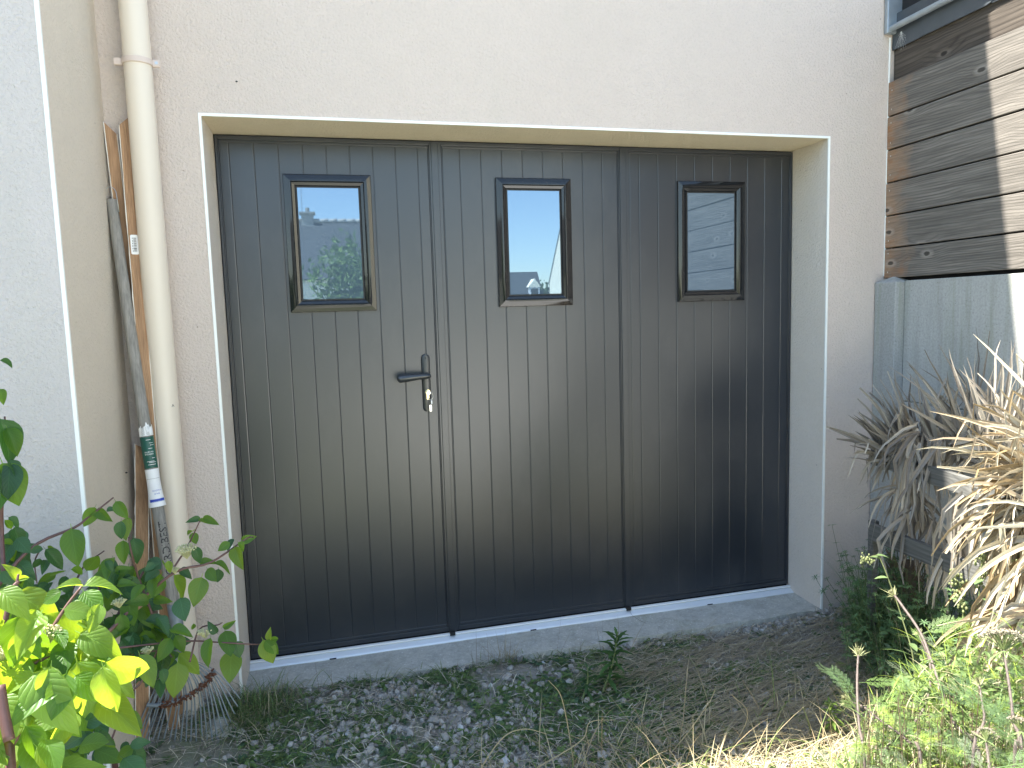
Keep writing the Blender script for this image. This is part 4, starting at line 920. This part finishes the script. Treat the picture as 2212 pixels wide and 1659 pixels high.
# trunks into the ground
for (px,py,gx,gy) in [(180,1600,-.33,-.62),(240,1600,-.2,-.68),(-40,1500,-.6,-.75),(150,1480,-.36,-.7)]:
    A_=at(px,py,SD+.2); s_=B(); s_.tube(spline([A_,(A_+[gx,gy,0])/2,[gx,gy,-.06]]),np.linspace(.006,.009,len(spline([A_,(A_+[gx,gy,0])/2,[gx,gy,-.06]]))),7); s_.obj('stem',M['stem'],shade,smooth=True)
def flowerhead(parent,c,size,n,mat,stalk=None):
    b=B(); rr=np.random.default_rng(int(abs(c[0])*1e4)); root=c-np.array([0,0,size*.9])
    for i in range(n):
        d=rr.normal(size=3); d[2]=abs(d[2])*.6; d/=np.linalg.norm(d); p=c+d*size*np.array([1,1,.45])*(rr.random()**.4); b.tube([root,p],.0005,3)
        q=size*.085; b.add(ico*q+p,IF)
        b.tube([p,p+d*size*.12],.0009,3)
    b.obj('flower_cluster',mat,parent)
for (a_,b_,s_) in [(1158,300,.026),(740,625,.016),(1275,812,.018),(918,925,.014),(1090,425,.012)]: flowerhead(shade,at(*c3(a_,b_),SD+.02),s_,70,M['flower'])
# sunlit branch nearer the viewer
sunny=empty('dogwood_shrub',(-.05,-1.75,0),'bright yellow green dogwood branches in full sun at the lower left corner','shrub')
SN=1.08
lit=[((215,1190),(800,1500),'leafpale',4),((1070,1092),(738,1052),'leafpale',3),((1088,1100),(1625,1030),'leafpale',1),((215,1030),(85,790),'leafpale',3),((220,1030),(405,960),'leafpale',3),((165,1150),(50,1600),'leaf',1),((850,1390),(1180,1330),'leaf',2),((870,1420),(1310,1560),'leaf',0),((140,1150),(-30,1250),'leafpale',4)]
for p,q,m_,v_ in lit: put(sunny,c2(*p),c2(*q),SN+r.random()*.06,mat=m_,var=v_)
lit3=[((500,820),(745,920),'leafpale',4),((100,780),(-30,1000),'leaf',2),((20,740),(120,900),'leafpale',2),((110,790),(260,900),'leaf',4),((300,800),(210,950),'leafdark',2),((330,800),(420,880),'leaf',0),((210,1010),(60,1130),'leafpale',2),((240,930),(330,960),'leafpale',0),((470,850),(450,1070),'leafpale',3),((420,870),(360,1090),'leaf',0),
 ((640,905),(655,1070),'leafpale',0),((620,1085),(520,1040),'leafpale',3),((650,1080),(838,1185),'leafpale',1),((615,1100),(560,1365),'leafpale',3),((620,1100),(690,1310),'leafpale',2),((380,1110),(430,1400),'leaf',2),((440,1090),(530,1320),'leafpale',0),((250,1160),(250,1380),'leafdark',0),((40,1170),(130,1290),'leafpale',4),((100,1300),(245,1395),'leafpale',1),((60,1510),(400,1580),'leafpale',4),((50,1520),(60,1700),'leafpale',2),((40,1510),(-60,1560),'leaf',2),
 ((380,560),(250,640),'leaf',2),((620,640),(560,820),'leafpale',0),((400,670),(600,700),'leafpale',2),((0,560),(70,700),'leafpale',2),((70,600),(10,760),'leafpale',0),((60,950),(-40,1080),'leafpale',2),((150,1150),(210,1330),'leafpale',2),((330,760),(420,1000),'leaf',2),((520,560),(640,700),'leaf',0),((300,960),(420,1100),'leafpale',2),((20,1180),(-50,1400),'leaf',0),((180,980),(160,1180),'leaf',2),((480,760),(620,800),'leafpale',2)]
for p,q,m_,v_ in lit3: put(sunny,c3(*p),c3(*q),SN-.04+r.random()*.12,mat=m_,var=v_)
fill(sunny,[(20,1380,50,60),(80,1480,60,60),(60,1580,60,50),(-60,1500,60,90),(150,1430,50,40),(-90,1620,60,60)],95,(.98,1.25),.088,['leafpale','leafpale','leaf','leaf'],.8)
fill(sunny,[(120,1370,60,40),(150,1500,50,50),(190,1430,30,40),(60,1330,50,30)],26,(1.0,1.15),.085,['leafpale','leafpale','leaf'],.7)
fill(sunny,[(-60,1400,70,120),(-110,1600,60,100)],26,(.95,1.2),.075,['leafpale','leaf'],.8)
for P_,r0,r1,d in [([(-20,1560),(5,1380),(25,1280),(40,1255)],.0040,.002,SN-.0),([(70,1440),(100,1380),(140,1315),(178,1265)],.0032,.0016,SN+.02),([(20,1600),(8,1540),(0,1480)],.0055,.005,SN-.1),([(70,1435),(90,1425),(118,1410)],.0028,.0016,SN),([(150,1458),(190,1456),(222,1456)],.0022,.0014,SN),([(0,1640),(40,1580),(70,1440)],.004,.0032,SN),([(32,1285),(38,1250),(40,1240)],.002,.0012,SN)]:
    P=spline([at(x,y,d) for x,y in P_],5); s_=B(); s_.tube(P,np.linspace(r0,r1,len(P)),7); s_.obj('stem',M['stem'],sunny,smooth=True)
for px in (-20,20): 
    A_=at(px,1600,SN-.05); s_=B(); s_.tube([A_,(A_+[-.1,-1.5,.0])/2,[-.15,-1.5,-.06]],[.005,.007,.009],7); s_.obj('stem',M['stem'],sunny,smooth=True)
flowerhead(sunny,at(*c3(290,820),SN),.018,50,M['flower']); flowerhead(sunny,at(*c3(10,930),SN-.05),.014,40,M['flower'])

# ================================================================== dead palm
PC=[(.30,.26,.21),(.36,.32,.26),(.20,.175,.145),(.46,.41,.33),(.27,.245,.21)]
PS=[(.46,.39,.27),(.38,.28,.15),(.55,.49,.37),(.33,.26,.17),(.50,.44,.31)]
palms=[empty('dead_palm',(2.42,-.35,0),'dried grey brown fan palm with drooping fronds over the wooden rails, in the shade','palm'),
       empty('dead_palm',(2.35,-.9,0),'sunlit straw coloured dried palm with fronds spilling down at the right edge','palm')]
def frond(parent,hub,main,spread,n,L,wd,droop,cols,foldp=.3,seed=0,face=None,name='frond',stiff=0,scat=.010):
    rr=np.random.default_rng(seed); hub=np.array(hub); main=np.array(main,float); main/=np.linalg.norm(main)
    face=np.array(face if face is not None else (-.5,-.8,.2),float); face-=main*(face@main); face/=np.linalg.norm(face); side=np.cross(main,face); b=B()
    n=int(n*1.45)
    for i in range(n):
        f=(i+.5)/n*2-1; a=f*spread+rr.normal()*.14; d=main*math.cos(a)+side*math.sin(a)+face*(.10*rr.normal()+.12*abs(f))
        l=L*(.65+.45*rr.random())*(1-.2*abs(f)); c=np.array(cols[int(rr.integers(len(cols)))])*(.75+.5*rr.random())
        fo=None; wd_=wd*.88
        if rr.random()<foldp*1.5: fo=(.35+.5*rr.random(),(d[0]*.5+rr.normal()*.35,d[1]*.5-.25*rr.random(),-.5-.9*rr.random()))
        blade3(b,hub+rr.normal(size=3)*scat,d,l,wd_*(.6+.7*rr.random()),droop*(.6+1.6*rr.random())+.15,c,8,face,fo,rr.normal()*.9,.3+.5*rr.random(),.06+.3*(rr.random()<.3))
    b.obj(name,M['palm'],parent,smooth=False)
U=CU; Rr=CR
def idir(ang,dep=0):   # direction as seen in the picture: angle from right, counter-clockwise, plus depth (positive = towards the viewer)
    a=math.radians(ang); return Rr*math.cos(a)+U*math.sin(a)-CF*dep
sd=100
for (px,py,d,ang,dep,sp,n,L,wd,dr,fp) in [
  (1975,1010,2.85,112,.15,.55,22,.30,.017,.15,.35),(2040,1000,2.80,88,.1,.45,20,.30,.017,.1,.35),(2000,1020,2.85,98,.0,.30,16,.38,.014,.05,.15),
  (1950,990,2.80,140,.2,.38,20,.27,.018,.15,.3),(1935,1000,2.83,152,.2,.3,14,.24,.016,.2,.35),(2075,1000,2.75,62,.1,.5,18,.26,.018,.3,.45),
  (1975,960,2.70,250,.35,.55,15,.30,.015,.9,.5),(2020,950,2.70,255,.3,.5,14,.30,.015,.9,.5),(1985,930,2.70,205,.3,.4,11,.26,.014,1.0,.5),
  (2060,960,2.70,10,.2,.6,13,.24,.017,.9,.5),(1960,1110,2.80,240,.2,.6,17,.26,.013,.7,.4),(2020,1130,2.78,265,.2,.5,18,.30,.017,.6,.4),(2070,1080,2.68,262,.25,.4,18,.36,.018,.5,.3),
  (2100,1040,2.62,250,.25,.5,15,.32,.018,.7,.4),(1930,1070,2.82,225,.2,.4,10,.22,.009,.5,.3),(2000,1100,2.9,270,-.1,.9,20,.32,.016,.4,.3),(2090,960,2.75,112,.05,.25,8,.36,.013,.0,.1),(2110,900,2.85,85,.0,.6,10,.30,.009,.0,.2),
  (1940,1060,2.85,190,.1,.5,9,.20,.008,.5,.3),(2060,1180,2.7,268,.15,.6,16,.28,.016,.4,.3),(1985,1060,2.85,265,.1,1.0,26,.22,.017,.5,.3)]:
    up_=ang<165
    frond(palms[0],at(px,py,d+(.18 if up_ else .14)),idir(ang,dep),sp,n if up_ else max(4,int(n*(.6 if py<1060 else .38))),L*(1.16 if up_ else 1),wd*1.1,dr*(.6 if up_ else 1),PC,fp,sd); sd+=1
# upper right upright blades
for (px,py,d,ang,dep,sp,n,L,wd,dr,fp) in [(2150,970,2.60,96,.0,.33,12,.36,.012,.0,.1),(2190,960,2.5,80,.0,.3,9,.34,.012,.1,.3)]:
    frond(palms[0],at(px,py,d),idir(ang,dep),sp,n,L,wd,dr,PC[:4],fp,sd,scat=.03); sd+=1
for (px,py,d,ang,dep,sp,n,L,wd,dr,fp) in [
  (2255,1010,2.15,165,.2,.35,18,.30,.014,.35,.25),(2250,1060,2.12,178,.25,.4,22,.32,.014,.6,.3),(2230,1040,2.10,150,.1,.4,12,.26,.013,.2,.3),(2240,1100,2.10,205,.2,.45,20,.30,.014,.7,.4),
  (2225,1130,2.12,245,.3,.5,20,.26,.014,.8,.4),(2230,1160,2.10,250,.2,.5,20,.34,.015,.5,.4),(2185,1200,2.15,264,.2,.45,15,.30,.016,.5,.3),(2200,1250,2.05,265,.2,.6,20,.30,.015,.4,.4),(2240,1330,2.0,185,.2,.4,14,.26,.013,.7,.4),
  (2260,960,2.2,140,.1,.5,10,.30,.013,.2,.4),(2300,1150,2.05,200,.2,.9,24,.35,.015,.6,.3),(2220,1290,2.05,230,.1,.5,16,.26,.013,.6,.3),(2320,1000,2.1,120,.1,.8,18,.35,.015,.4,.3)]:
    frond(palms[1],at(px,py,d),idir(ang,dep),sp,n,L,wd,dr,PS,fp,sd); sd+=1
# trunks of the two palms, fibrous
for t,(x,y,h) in zip(palms,[(2.50,-.36,.30),(2.40,-1.0,.5)]):
    b=B(); P=spline([(x,y,-.08),(x+.01,y,h*.5),(x,y-.02,h)]); b.tube(P,np.linspace(.055,.035,len(P)),10,col=(.13,.10,.075)); rr=np.random.default_rng(4)
    for i in range(120):
        z=h*rr.random(); a=rr.random()*6.28; p=np.array([x+.045*math.cos(a),y+.045*math.sin(a),z]); b.grid(np.array([[p,p+[.008,0,0]],[p+[.03*math.cos(a),.03*math.sin(a),.05],p+[.03*math.cos(a)+.004,.03*math.sin(a),.05]]]),col=(.20,.155,.11))
    b.obj('trunk',M['palm'],t)

# ================================================================== green weeds at the right
def feather(L,c,r_,dens=9):
    """twice divided carrot leaf in the XY plane, along +Y"""
    Vs=[];Fs=[];n=0
    def q(a_,b_,c_,d_):
        nonlocal n; Vs.extend([a_,b_,c_,d_]); Fs.append((n,n+1,n+2,n+3)); n+=4
    q((-.006*L,0,0),(.006*L,0,0),(.002*L,L,-.12*L),(-.002*L,L,-.12*L))
    for i in range(dens):
        t=.22+.78*i/dens; l=.32*L*math.sin(math.pi*(t*.78+.12))**.9
        for s in (-1,1):
            a=math.radians(52-18*t); o=np.array([0,t*L,-.12*L*t*t]); d=np.array([s*math.sin(a),math.cos(a),-.1+r_.normal()*.08]); pr=np.array([s*math.cos(a)*-1*s,math.sin(a)*1,0]); pr=np.array([-d[1],d[0],0])
            q(o-pr*.004*L,o+pr*.004*L,o+d*l+pr*.001*L,o+d*l-pr*.001*L)
            for k in range(5):
                u=.25+.75*k/5; p=o+d*l*u; m=l*.26*(1.1-u*.6)
                for s2 in (-1,1):
                    e=d*.85+pr*s2*.65; e/=np.linalg.norm(e); w_=np.array([-e[1],e[0],0])*m*.13; q(p,p+e*m*.55+w_,p+e*m*1.15,p+e*m*.55-w_)
    return np.array(Vs),Fs
r=np.random.default_rng(41)
FT=[feather(1.0,None,r,7) for _ in range(3)]
FMs=[]
for i,c in enumerate([(.13,.21,.09),(.17,.27,.08),(.10,.17,.08)]):
    b=B(); b.add(FT[i][0],FT[i][1],c); FMs.append(b.mesh('feathery_leaf',M['weed']))
def carrot(label,pts,dist,r0,head,nleaf,seed,leafL=.075,group=None,hs=.03):
    """pts: image points from base to head"""
    rr=np.random.default_rng(seed); n=len(pts); P=[at(x,y,dist[0]+(dist[1]-dist[0])*i/(n-1)) for i,(x,y) in enumerate(pts)]
    g_=P[0].copy(); g_[2]=float(gz(g_[0],g_[1])); 
    if P[0][2]>g_[2]+.02: P=[g_+[.02,.0,-.02]]+P
    t=empty('wild_carrot',tuple(g_),label,'wild plant',group); S=spline(P,6); b=B(); b.tube(S,np.linspace(r0,r0*.62,len(S)),7)
    for k in range(160):  # bristles
        q=S[int(rr.integers(1,len(S)))]; d=rr.normal(size=3); d/=np.linalg.norm(d); b.tube([q,q+d*(r0+.0022)],.0003,3,cap=False)
    b.obj('stem',M['hairy'],t,smooth=True)
    for i in range(nleaf):
        f=.05+.72*rr.random(); q=S[int(f*(len(S)-1))]; a=rr.random()*6.28; d=np.array([math.cos(a),math.sin(a),.25+.5*rr.random()]); L=leafL*(.6+.8*rr.random())
        place('leaf',FMs[int(rr.integers(3))],Matrix(frame(q,d,np.array([0,0,1.])+rr.normal(size=3)*.3,L).tolist()),t)
    tip=S[-1]; ax=S[-1]-S[-3]; ax/=np.linalg.norm(ax); u=np.cross(ax,[0,0,1.]); 
    if np.linalg.norm(u)<.1: u=np.array([1.,0,0])
    u/=np.linalg.norm(u); v=np.cross(ax,u); b=B()
    if head=='nest':
        for i in range(38):
            a=rr.random()*6.28; op=.15+.85*rr.random(); d=ax+(u*math.cos(a)+v*math.sin(a))*op; col=np.array([.40,.42,.22])*(.7+.5*rr.random())
            blade(b,tip-ax*.004,d,hs*(.7+.8*rr.random()),.0022,-.0 if rr.random()<.6 else .6,col,5,roll=np.cross(d,ax)+[0,0,.01])
        for i in range(60):
            a=rr.random()*6.28; q=tip+ax*hs*(.25+.4*rr.random())+(u*math.cos(a)+v*math.sin(a))*hs*.28*rr.random(); b.add(ico*hs*.06+q,IF,(.34,.33,.18))
    elif head=='umbel':
        for i in range(34):
            a=rr.random()*6.28; rd=hs*(rr.random()**.5); c=tip+ax*hs*(.75+.12*math.cos(rd/hs*3))+(u*math.cos(a)+v*math.sin(a))*rd; b.tube([tip,c],.0009,4,col=(.22,.27,.10))
            for k in range(14):
                q=c+(u*rr.normal()+v*rr.normal()+ax*rr.normal()*.5)*hs*.085; b.add(ico*hs*.042+q,IF,np.array([.52,.47,.36])*(.75+.4*rr.random()))
                b.tube([q,q+(ax+rr.normal(size=3)*.6)*hs*.06],.0004,3,col=(.20,.14,.10))
        for i in range(14):
            a=i*.45; d=(u*math.cos(a)+v*math.sin(a))-ax*.6; blade(b,tip,d,hs*1.0,.002,.3,(.22,.30,.12),5)
    b.obj('flower_head',M['weed'],t); return t
M['hairy']=simple('hairy_purplish_stem',(.115,.09,.078),.7,var=.4,scale=120,bump=.5,bscale=300)
G_='wild carrots in the sunny right corner'
carrot('wild carrot with a long arching stem and a feathery bud pointing left at the top',[(2120,1659),(2060,1560),(2020,1450),(1990,1370),(1950,1310),(1932,1286)],(1.85,2.05),.0042,'nest',10,1,group=G_,hs=.030)
carrot('wild carrot with an upright purple grey stem and an upright spiky bud',[(1868,1659),(1856,1570),(1852,1500),(1955-103,1452),(1954-100,1415)],(1.85,1.95),.0036,'nest',10,2,group=G_,hs=.028)
carrot('wild carrot with a low stem whose bird nest bud points left over the straw',[(1990,1659),(1960,1600),(1900,1555),(1870,1530),(1836,1514)],(1.8,1.95),.0034,'nest',9,3,group=G_,hs=.030)
carrot('wild carrot with a wide cream seed umbel in front of the sunlit palm',[(2205,1659),(2190,1560),(2180,1480),(2168,1405)],(1.75,1.80),.0036,'umbel',10,4,group=G_,hs=.042)
carrot('wild carrot with a brown umbel cut by the right edge of the picture',[(2190,1659),(2205,1620),(2206,1600),(2208,1580)],(1.65,1.66),.0030,'umbel',7,5,group=G_,hs=.024)
carrot('wild carrot with a dark straight stem under the wide cream umbel',[(2100,1659),(2125,1560),(2122,1520),(2115,1480)],(1.75,1.8),.0030,'nest',9,6,group=G_,hs=.02)
carrot('wild carrot with a small umbel low at the bottom right corner',[(2150,1720),(2140,1680),(2135,1640),(2130,1600)],(1.55,1.6),.003,'umbel',7,7,group=G_,hs=.02)
carrot('wild carrot with a branching reddish stem in the middle of the sunny weeds',[(1900,1659),(1960,1580),(2000,1520),(2010,1440),(1985,1370)],(1.9,2.0),.0034,'nest',9,8,group=G_,hs=.014)
# leafy mass under them
b=B(); r=np.random.default_rng(52)
cols=[(.14,.21,.09),(.20,.30,.06),(.10,.17,.085),(.27,.37,.07),(.07,.115,.05),(.22,.27,.17)]
def ftadd(b,p,d,L,c,nup=None):
    G,F_=FT[int(r.integers(3))]; Mx=frame(p,np.array(d,float),np.array([0,0,1.])+r.normal(size=3)*.5,L); b.add(G@Mx[:3,:3].T+Mx[:3,3],F_,c)
k=0
while k<720:
    px=1790+r.random()*500; py=1300+r.random()*400; lim=np.interp(px,[1790,1850,1900,1960,2010,2212,2300],[1655,1590,1530,1450,1400,1340,1320])
    if py<lim: continue
    if r.random()<.5*math.exp(-(py-lim)/60): continue
    d=1.85+.5*r.random()-(py-1400)/2200; P=at(px,py,d); zg=float(gz(P[0],P[1])); 
    if P[2]<zg+.005: P=P-ray(px,py)*((zg+.02-P[2])/-ray(px,py)[2]) if ray(px,py)[2]<0 else P
    a=r.random()*6.28; ftadd(b,P,(math.cos(a),math.sin(a),.2+.7*r.random()),(.024+.042*r.random()),col_j(cols[int(r.integers(6))],r)); k+=1
for i in range(1400):   # thin stems inside the mass
    px=1850+r.random()*420; py=1480+r.random()*230; d=1.75+.35*r.random(); P=at(px,py,d); g_=np.array([P[0]+r.normal()*.03,P[1]+r.normal()*.03,float(gz(P[0],P[1]))])
    if P[2]-g_[2]<.02 or i%4: continue
    b.tube(spline([g_,(g_+P)/2+r.normal(size=3)*.008,P],3),.0011,4,col=(.20,.24,.10) if r.random()<.6 else (.24,.18,.12),cap=False)
for i in range(1100):  # narrow yellow-green blades and dry stems between the leaves
    px=1790+r.random()*480; py=1330+r.random()*360; lim=np.interp(px,[1790,1850,1900,1960,2010,2212,2300],[1655,1590,1530,1450,1400,1340,1320])-10
    if py<lim: continue
    d=1.8+.4*r.random(); P=at(px,py,d)
    if P[2]<float(gz(P[0],P[1])): continue
    a=r.random()*6.28; tl=.3+1.2*r.random(); q=r.random(); c=(.30,.40,.07) if q<.4 else (.20,.30,.10) if q<.7 else (.50,.46,.28)
    blade(b,P,(math.cos(a)*tl,math.sin(a)*tl,1),.03+.07*r.random(),.0016+.0014*r.random(),.8,col_j(c,r),4)
for i in range(2200):  # broad leaflets
    px=1800+r.random()*470; py=1400+r.random()*290; lim=np.interp(px,[1790,1850,1900,1960,2010,2212,2300],[1655,1590,1530,1450,1400,1340,1320])+10
    if py<lim: continue
    d=1.85+.4*r.random(); P=at(px,py,d)
    if P[2]<float(gz(P[0],P[1])): continue
    a=r.random()*6.28; L=.010+.016*r.random(); b.grid(tf(leaflet(L,L*.45,3,.3),frame(P,np.array([math.cos(a),math.sin(a),r.normal()*.5]),np.array([0,0,1.])+r.normal(size=3)*.6)),col_j((.18,.26,.09),r))
tag(b.obj('weed_thicket',M['weed']),'thicket of feathery green weeds filling the sunny bottom right corner',kind='stuff')
# cleavers and grasses in the shade under the palm
b=B(); r=np.random.default_rng(63)
def whorl(b,p,ax,R_,n,c):
    ax=ax/np.linalg.norm(ax); u=np.cross(ax,[.3,.2,1.]); u/=np.linalg.norm(u); v=np.cross(ax,u)
    for i in range(n):
        a=i*6.283/n+r.random()*.3; d=u*math.cos(a)+v*math.sin(a)+ax*.25; b.grid(tf(leaflet(R_,R_*.22,2,.25),frame(p,d,ax+r.normal(size=3)*.2)),col_j(c,r))
def px_of(x,y,z):
    q=np.array([x,y,z])-CAM; return 1106+FPX*(q@CR)/(q@CF)
for i in range(520):
    x=2.05+.50*r.random(); y=-.06-.75*r.random()
    if px_of(x,y,.1)<1840: continue

    if x<2.30 and y<-.5 and r.random()<.6: continue
    if x<2.36-.30*(-y) and r.random()<.6: continue
    z=float(gz(x,y)); h=.12+.30*r.random(); top=np.array([x+r.normal()*.06,y+r.normal()*.06,z+h]); S=spline([(x,y,z),((x+top[0])/2+r.normal()*.02,(y+top[1])/2,z+h*.55),top],5)
    b.tube(S,.0009,3,col=(.10,.15,.05),cap=False); c=(.11,.20,.08) if r.random()<.7 else (.17,.27,.11)
    for q in range(2,len(S),2): whorl(b,S[q],S[q]-S[q-1],.012+.012*r.random(),7,c)
for i in range(1500):
    x=2.15+.5*r.random(); y=-.05-.75*r.random(); a=r.random()*6.28; tl=.1+.6*r.random()
    if px_of(x,y,.1)<1850: continue
    if x<2.45-.3*(-y) and r.random()<.7: continue
    blade(b,(x,y,float(gz(x,y))),(math.cos(a)*tl,math.sin(a)*tl,1),.10+.28*r.random()**1.5,.0022+.0016*r.random(),.5+.8*r.random(),col_j((.17,.26,.10) if r.random()<.7 else (.40,.36,.24),r,.5),5)
for i in range(700):
    x=2.0+.6*r.random(); y=-.06-.8*r.random(); low_plant(b,x,y,r,.016+.014*r.random(),(.10,.18,.08) if r.random()<.6 else (.18,.25,.17),5,.5,.8) if x>2.35+.35*(y+.05) else None
for i in range(900):
    px=1835+r.random()*260; py=1270+r.random()*210
    if py>1300+ (px-1835)*1.2+60: continue
    P=onp(px,py,2,.02+.12*r.random()); 
    if P[1]>-.04 or P[0]>2.6: continue
    a=r.random()*6.28; L=.014+.02*r.random(); b.grid(tf(leaflet(L,L*(.3+.3*r.random()),3,.3),frame(P,np.array([math.cos(a),math.sin(a),r.normal()*.4]),np.array([0,0,1.])+r.normal(size=3)*.5)),col_j((.12,.20,.08) if r.random()<.7 else (.20,.28,.15),r))
tag(b.obj('shade_weeds',M['weed']),'dark green cleavers and grasses growing at the foot of the palm in the shade',kind='stuff')
# ivy-like pale leaves and seed stalks rising in front of the sunlit palm
for i,(pts,lab) in enumerate([([(2085,1480),(2110,1330),(2118,1250),(2125,1190)],'slender weed stalk with pale seed clusters left of the sunlit palm fronds'),([(2170,1480),(2165,1350),(2172,1260),(2185,1180)],'slender weed stalk with pale seed clusters in front of the sunlit palm fronds'),([(2040,1500),(2075,1380),(2078,1300),(2062,1240)],'slender weed stalk bending left below the shaded palm fronds'),([(1975,1450),(1950,1340),(1905,1215),(1890,1200),(1868,1210)],'thin arching weed stalk with a drooping bud against the house wall')]):
    P=[at(x,y,2.05 if i<3 else 2.45) for x,y in pts]; g_=P[0].copy(); g_[2]=float(gz(g_[0],g_[1])); t=empty('seed_stalk',tuple(g_),lab,'weed','slender seed stalks'); S=spline([g_]+P,6); b=B(); b.tube(S,np.linspace(.0024,.001,len(S)),5,col=(.20,.23,.10)); b.obj('stem',M['weed'],t)
    b=B(); rr=np.random.default_rng(i)
    for k in range(9 if i<3 else 3):
        q=S[-1-int(k*.9)]; 
        for m in range(9):
            p=q+rr.normal(size=3)*.008; b.add(ico*(.0022+.0015*rr.random())*[1,1,1.4]+p,IF,np.array([.38,.42,.20])*(.7+.5*rr.random())); b.tube([q,p],.0004,3,col=(.2,.25,.1),cap=False)
    b.obj('seed_cluster',M['weed'],t)
    for k in range(5):
        q=S[int((.3+.12*k)*(len(S)-1))]; a=rr.random()*6.28; b=B(); b.grid(tf(leaflet(.035,.02,4,.4),frame(q,np.array([math.cos(a),math.sin(a),.2]),np.array([0,0,1.]))),col_j((.16,.24,.10),rr)); b.obj('leaf',M['weed'],t)
# leaves and bits of debris on the ground
for i,(px,py,c,lab) in enumerate([(1640,1410,(.30,.27,.20),'pale dry sliver lying in the gravel at the right'),(1535,1435,(.45,.47,.42),'small whitish curled leaf in the middle of the dead grass'),(1815,1440,(.25,.33,.08),'yellowish green fallen leaf on the dead grass')]):
    x,y=gp(px,py); b=B(); b.grid(tf(leaflet(.05,.016 if i==0 else .028,5,.2),frame(np.array([x-.02,y,float(gz(x,y))+.018]),np.array([1,-.25,.05]),np.array([0,-.3,1.]))),c); tag(b.obj('fallen_leaf',M['weed']),lab,'leaf')
# stone block at the rake's foot
x,y=gp(455,1585); b=B(); V=ico*[.085,.06,.03]*(.8+.35*np.random.default_rng(9).random((12,1)))+[x+.02,y+.0,-.035]; b.add(V,IF); o=tag(b.obj('flat_stone',M['slab'],bevel=.004),'flat grey stone lying on the ground under the rake tines','stone')
# small specks on the render: insects / nail ends
for i,(px,py,lab) in enumerate([(511,176,'small dark insect on the render above the door, left'),(273,1021,'small dark speck on the render behind the rake handle')]):
    P=onp(px,py,1,-.004) if i==0 else onp(px,py,0,XL+.004); b=B(); b.add(ico*[.004,.003,.0028]+P,IF); tag(b.obj('insect',M['ink']),lab,'insect')
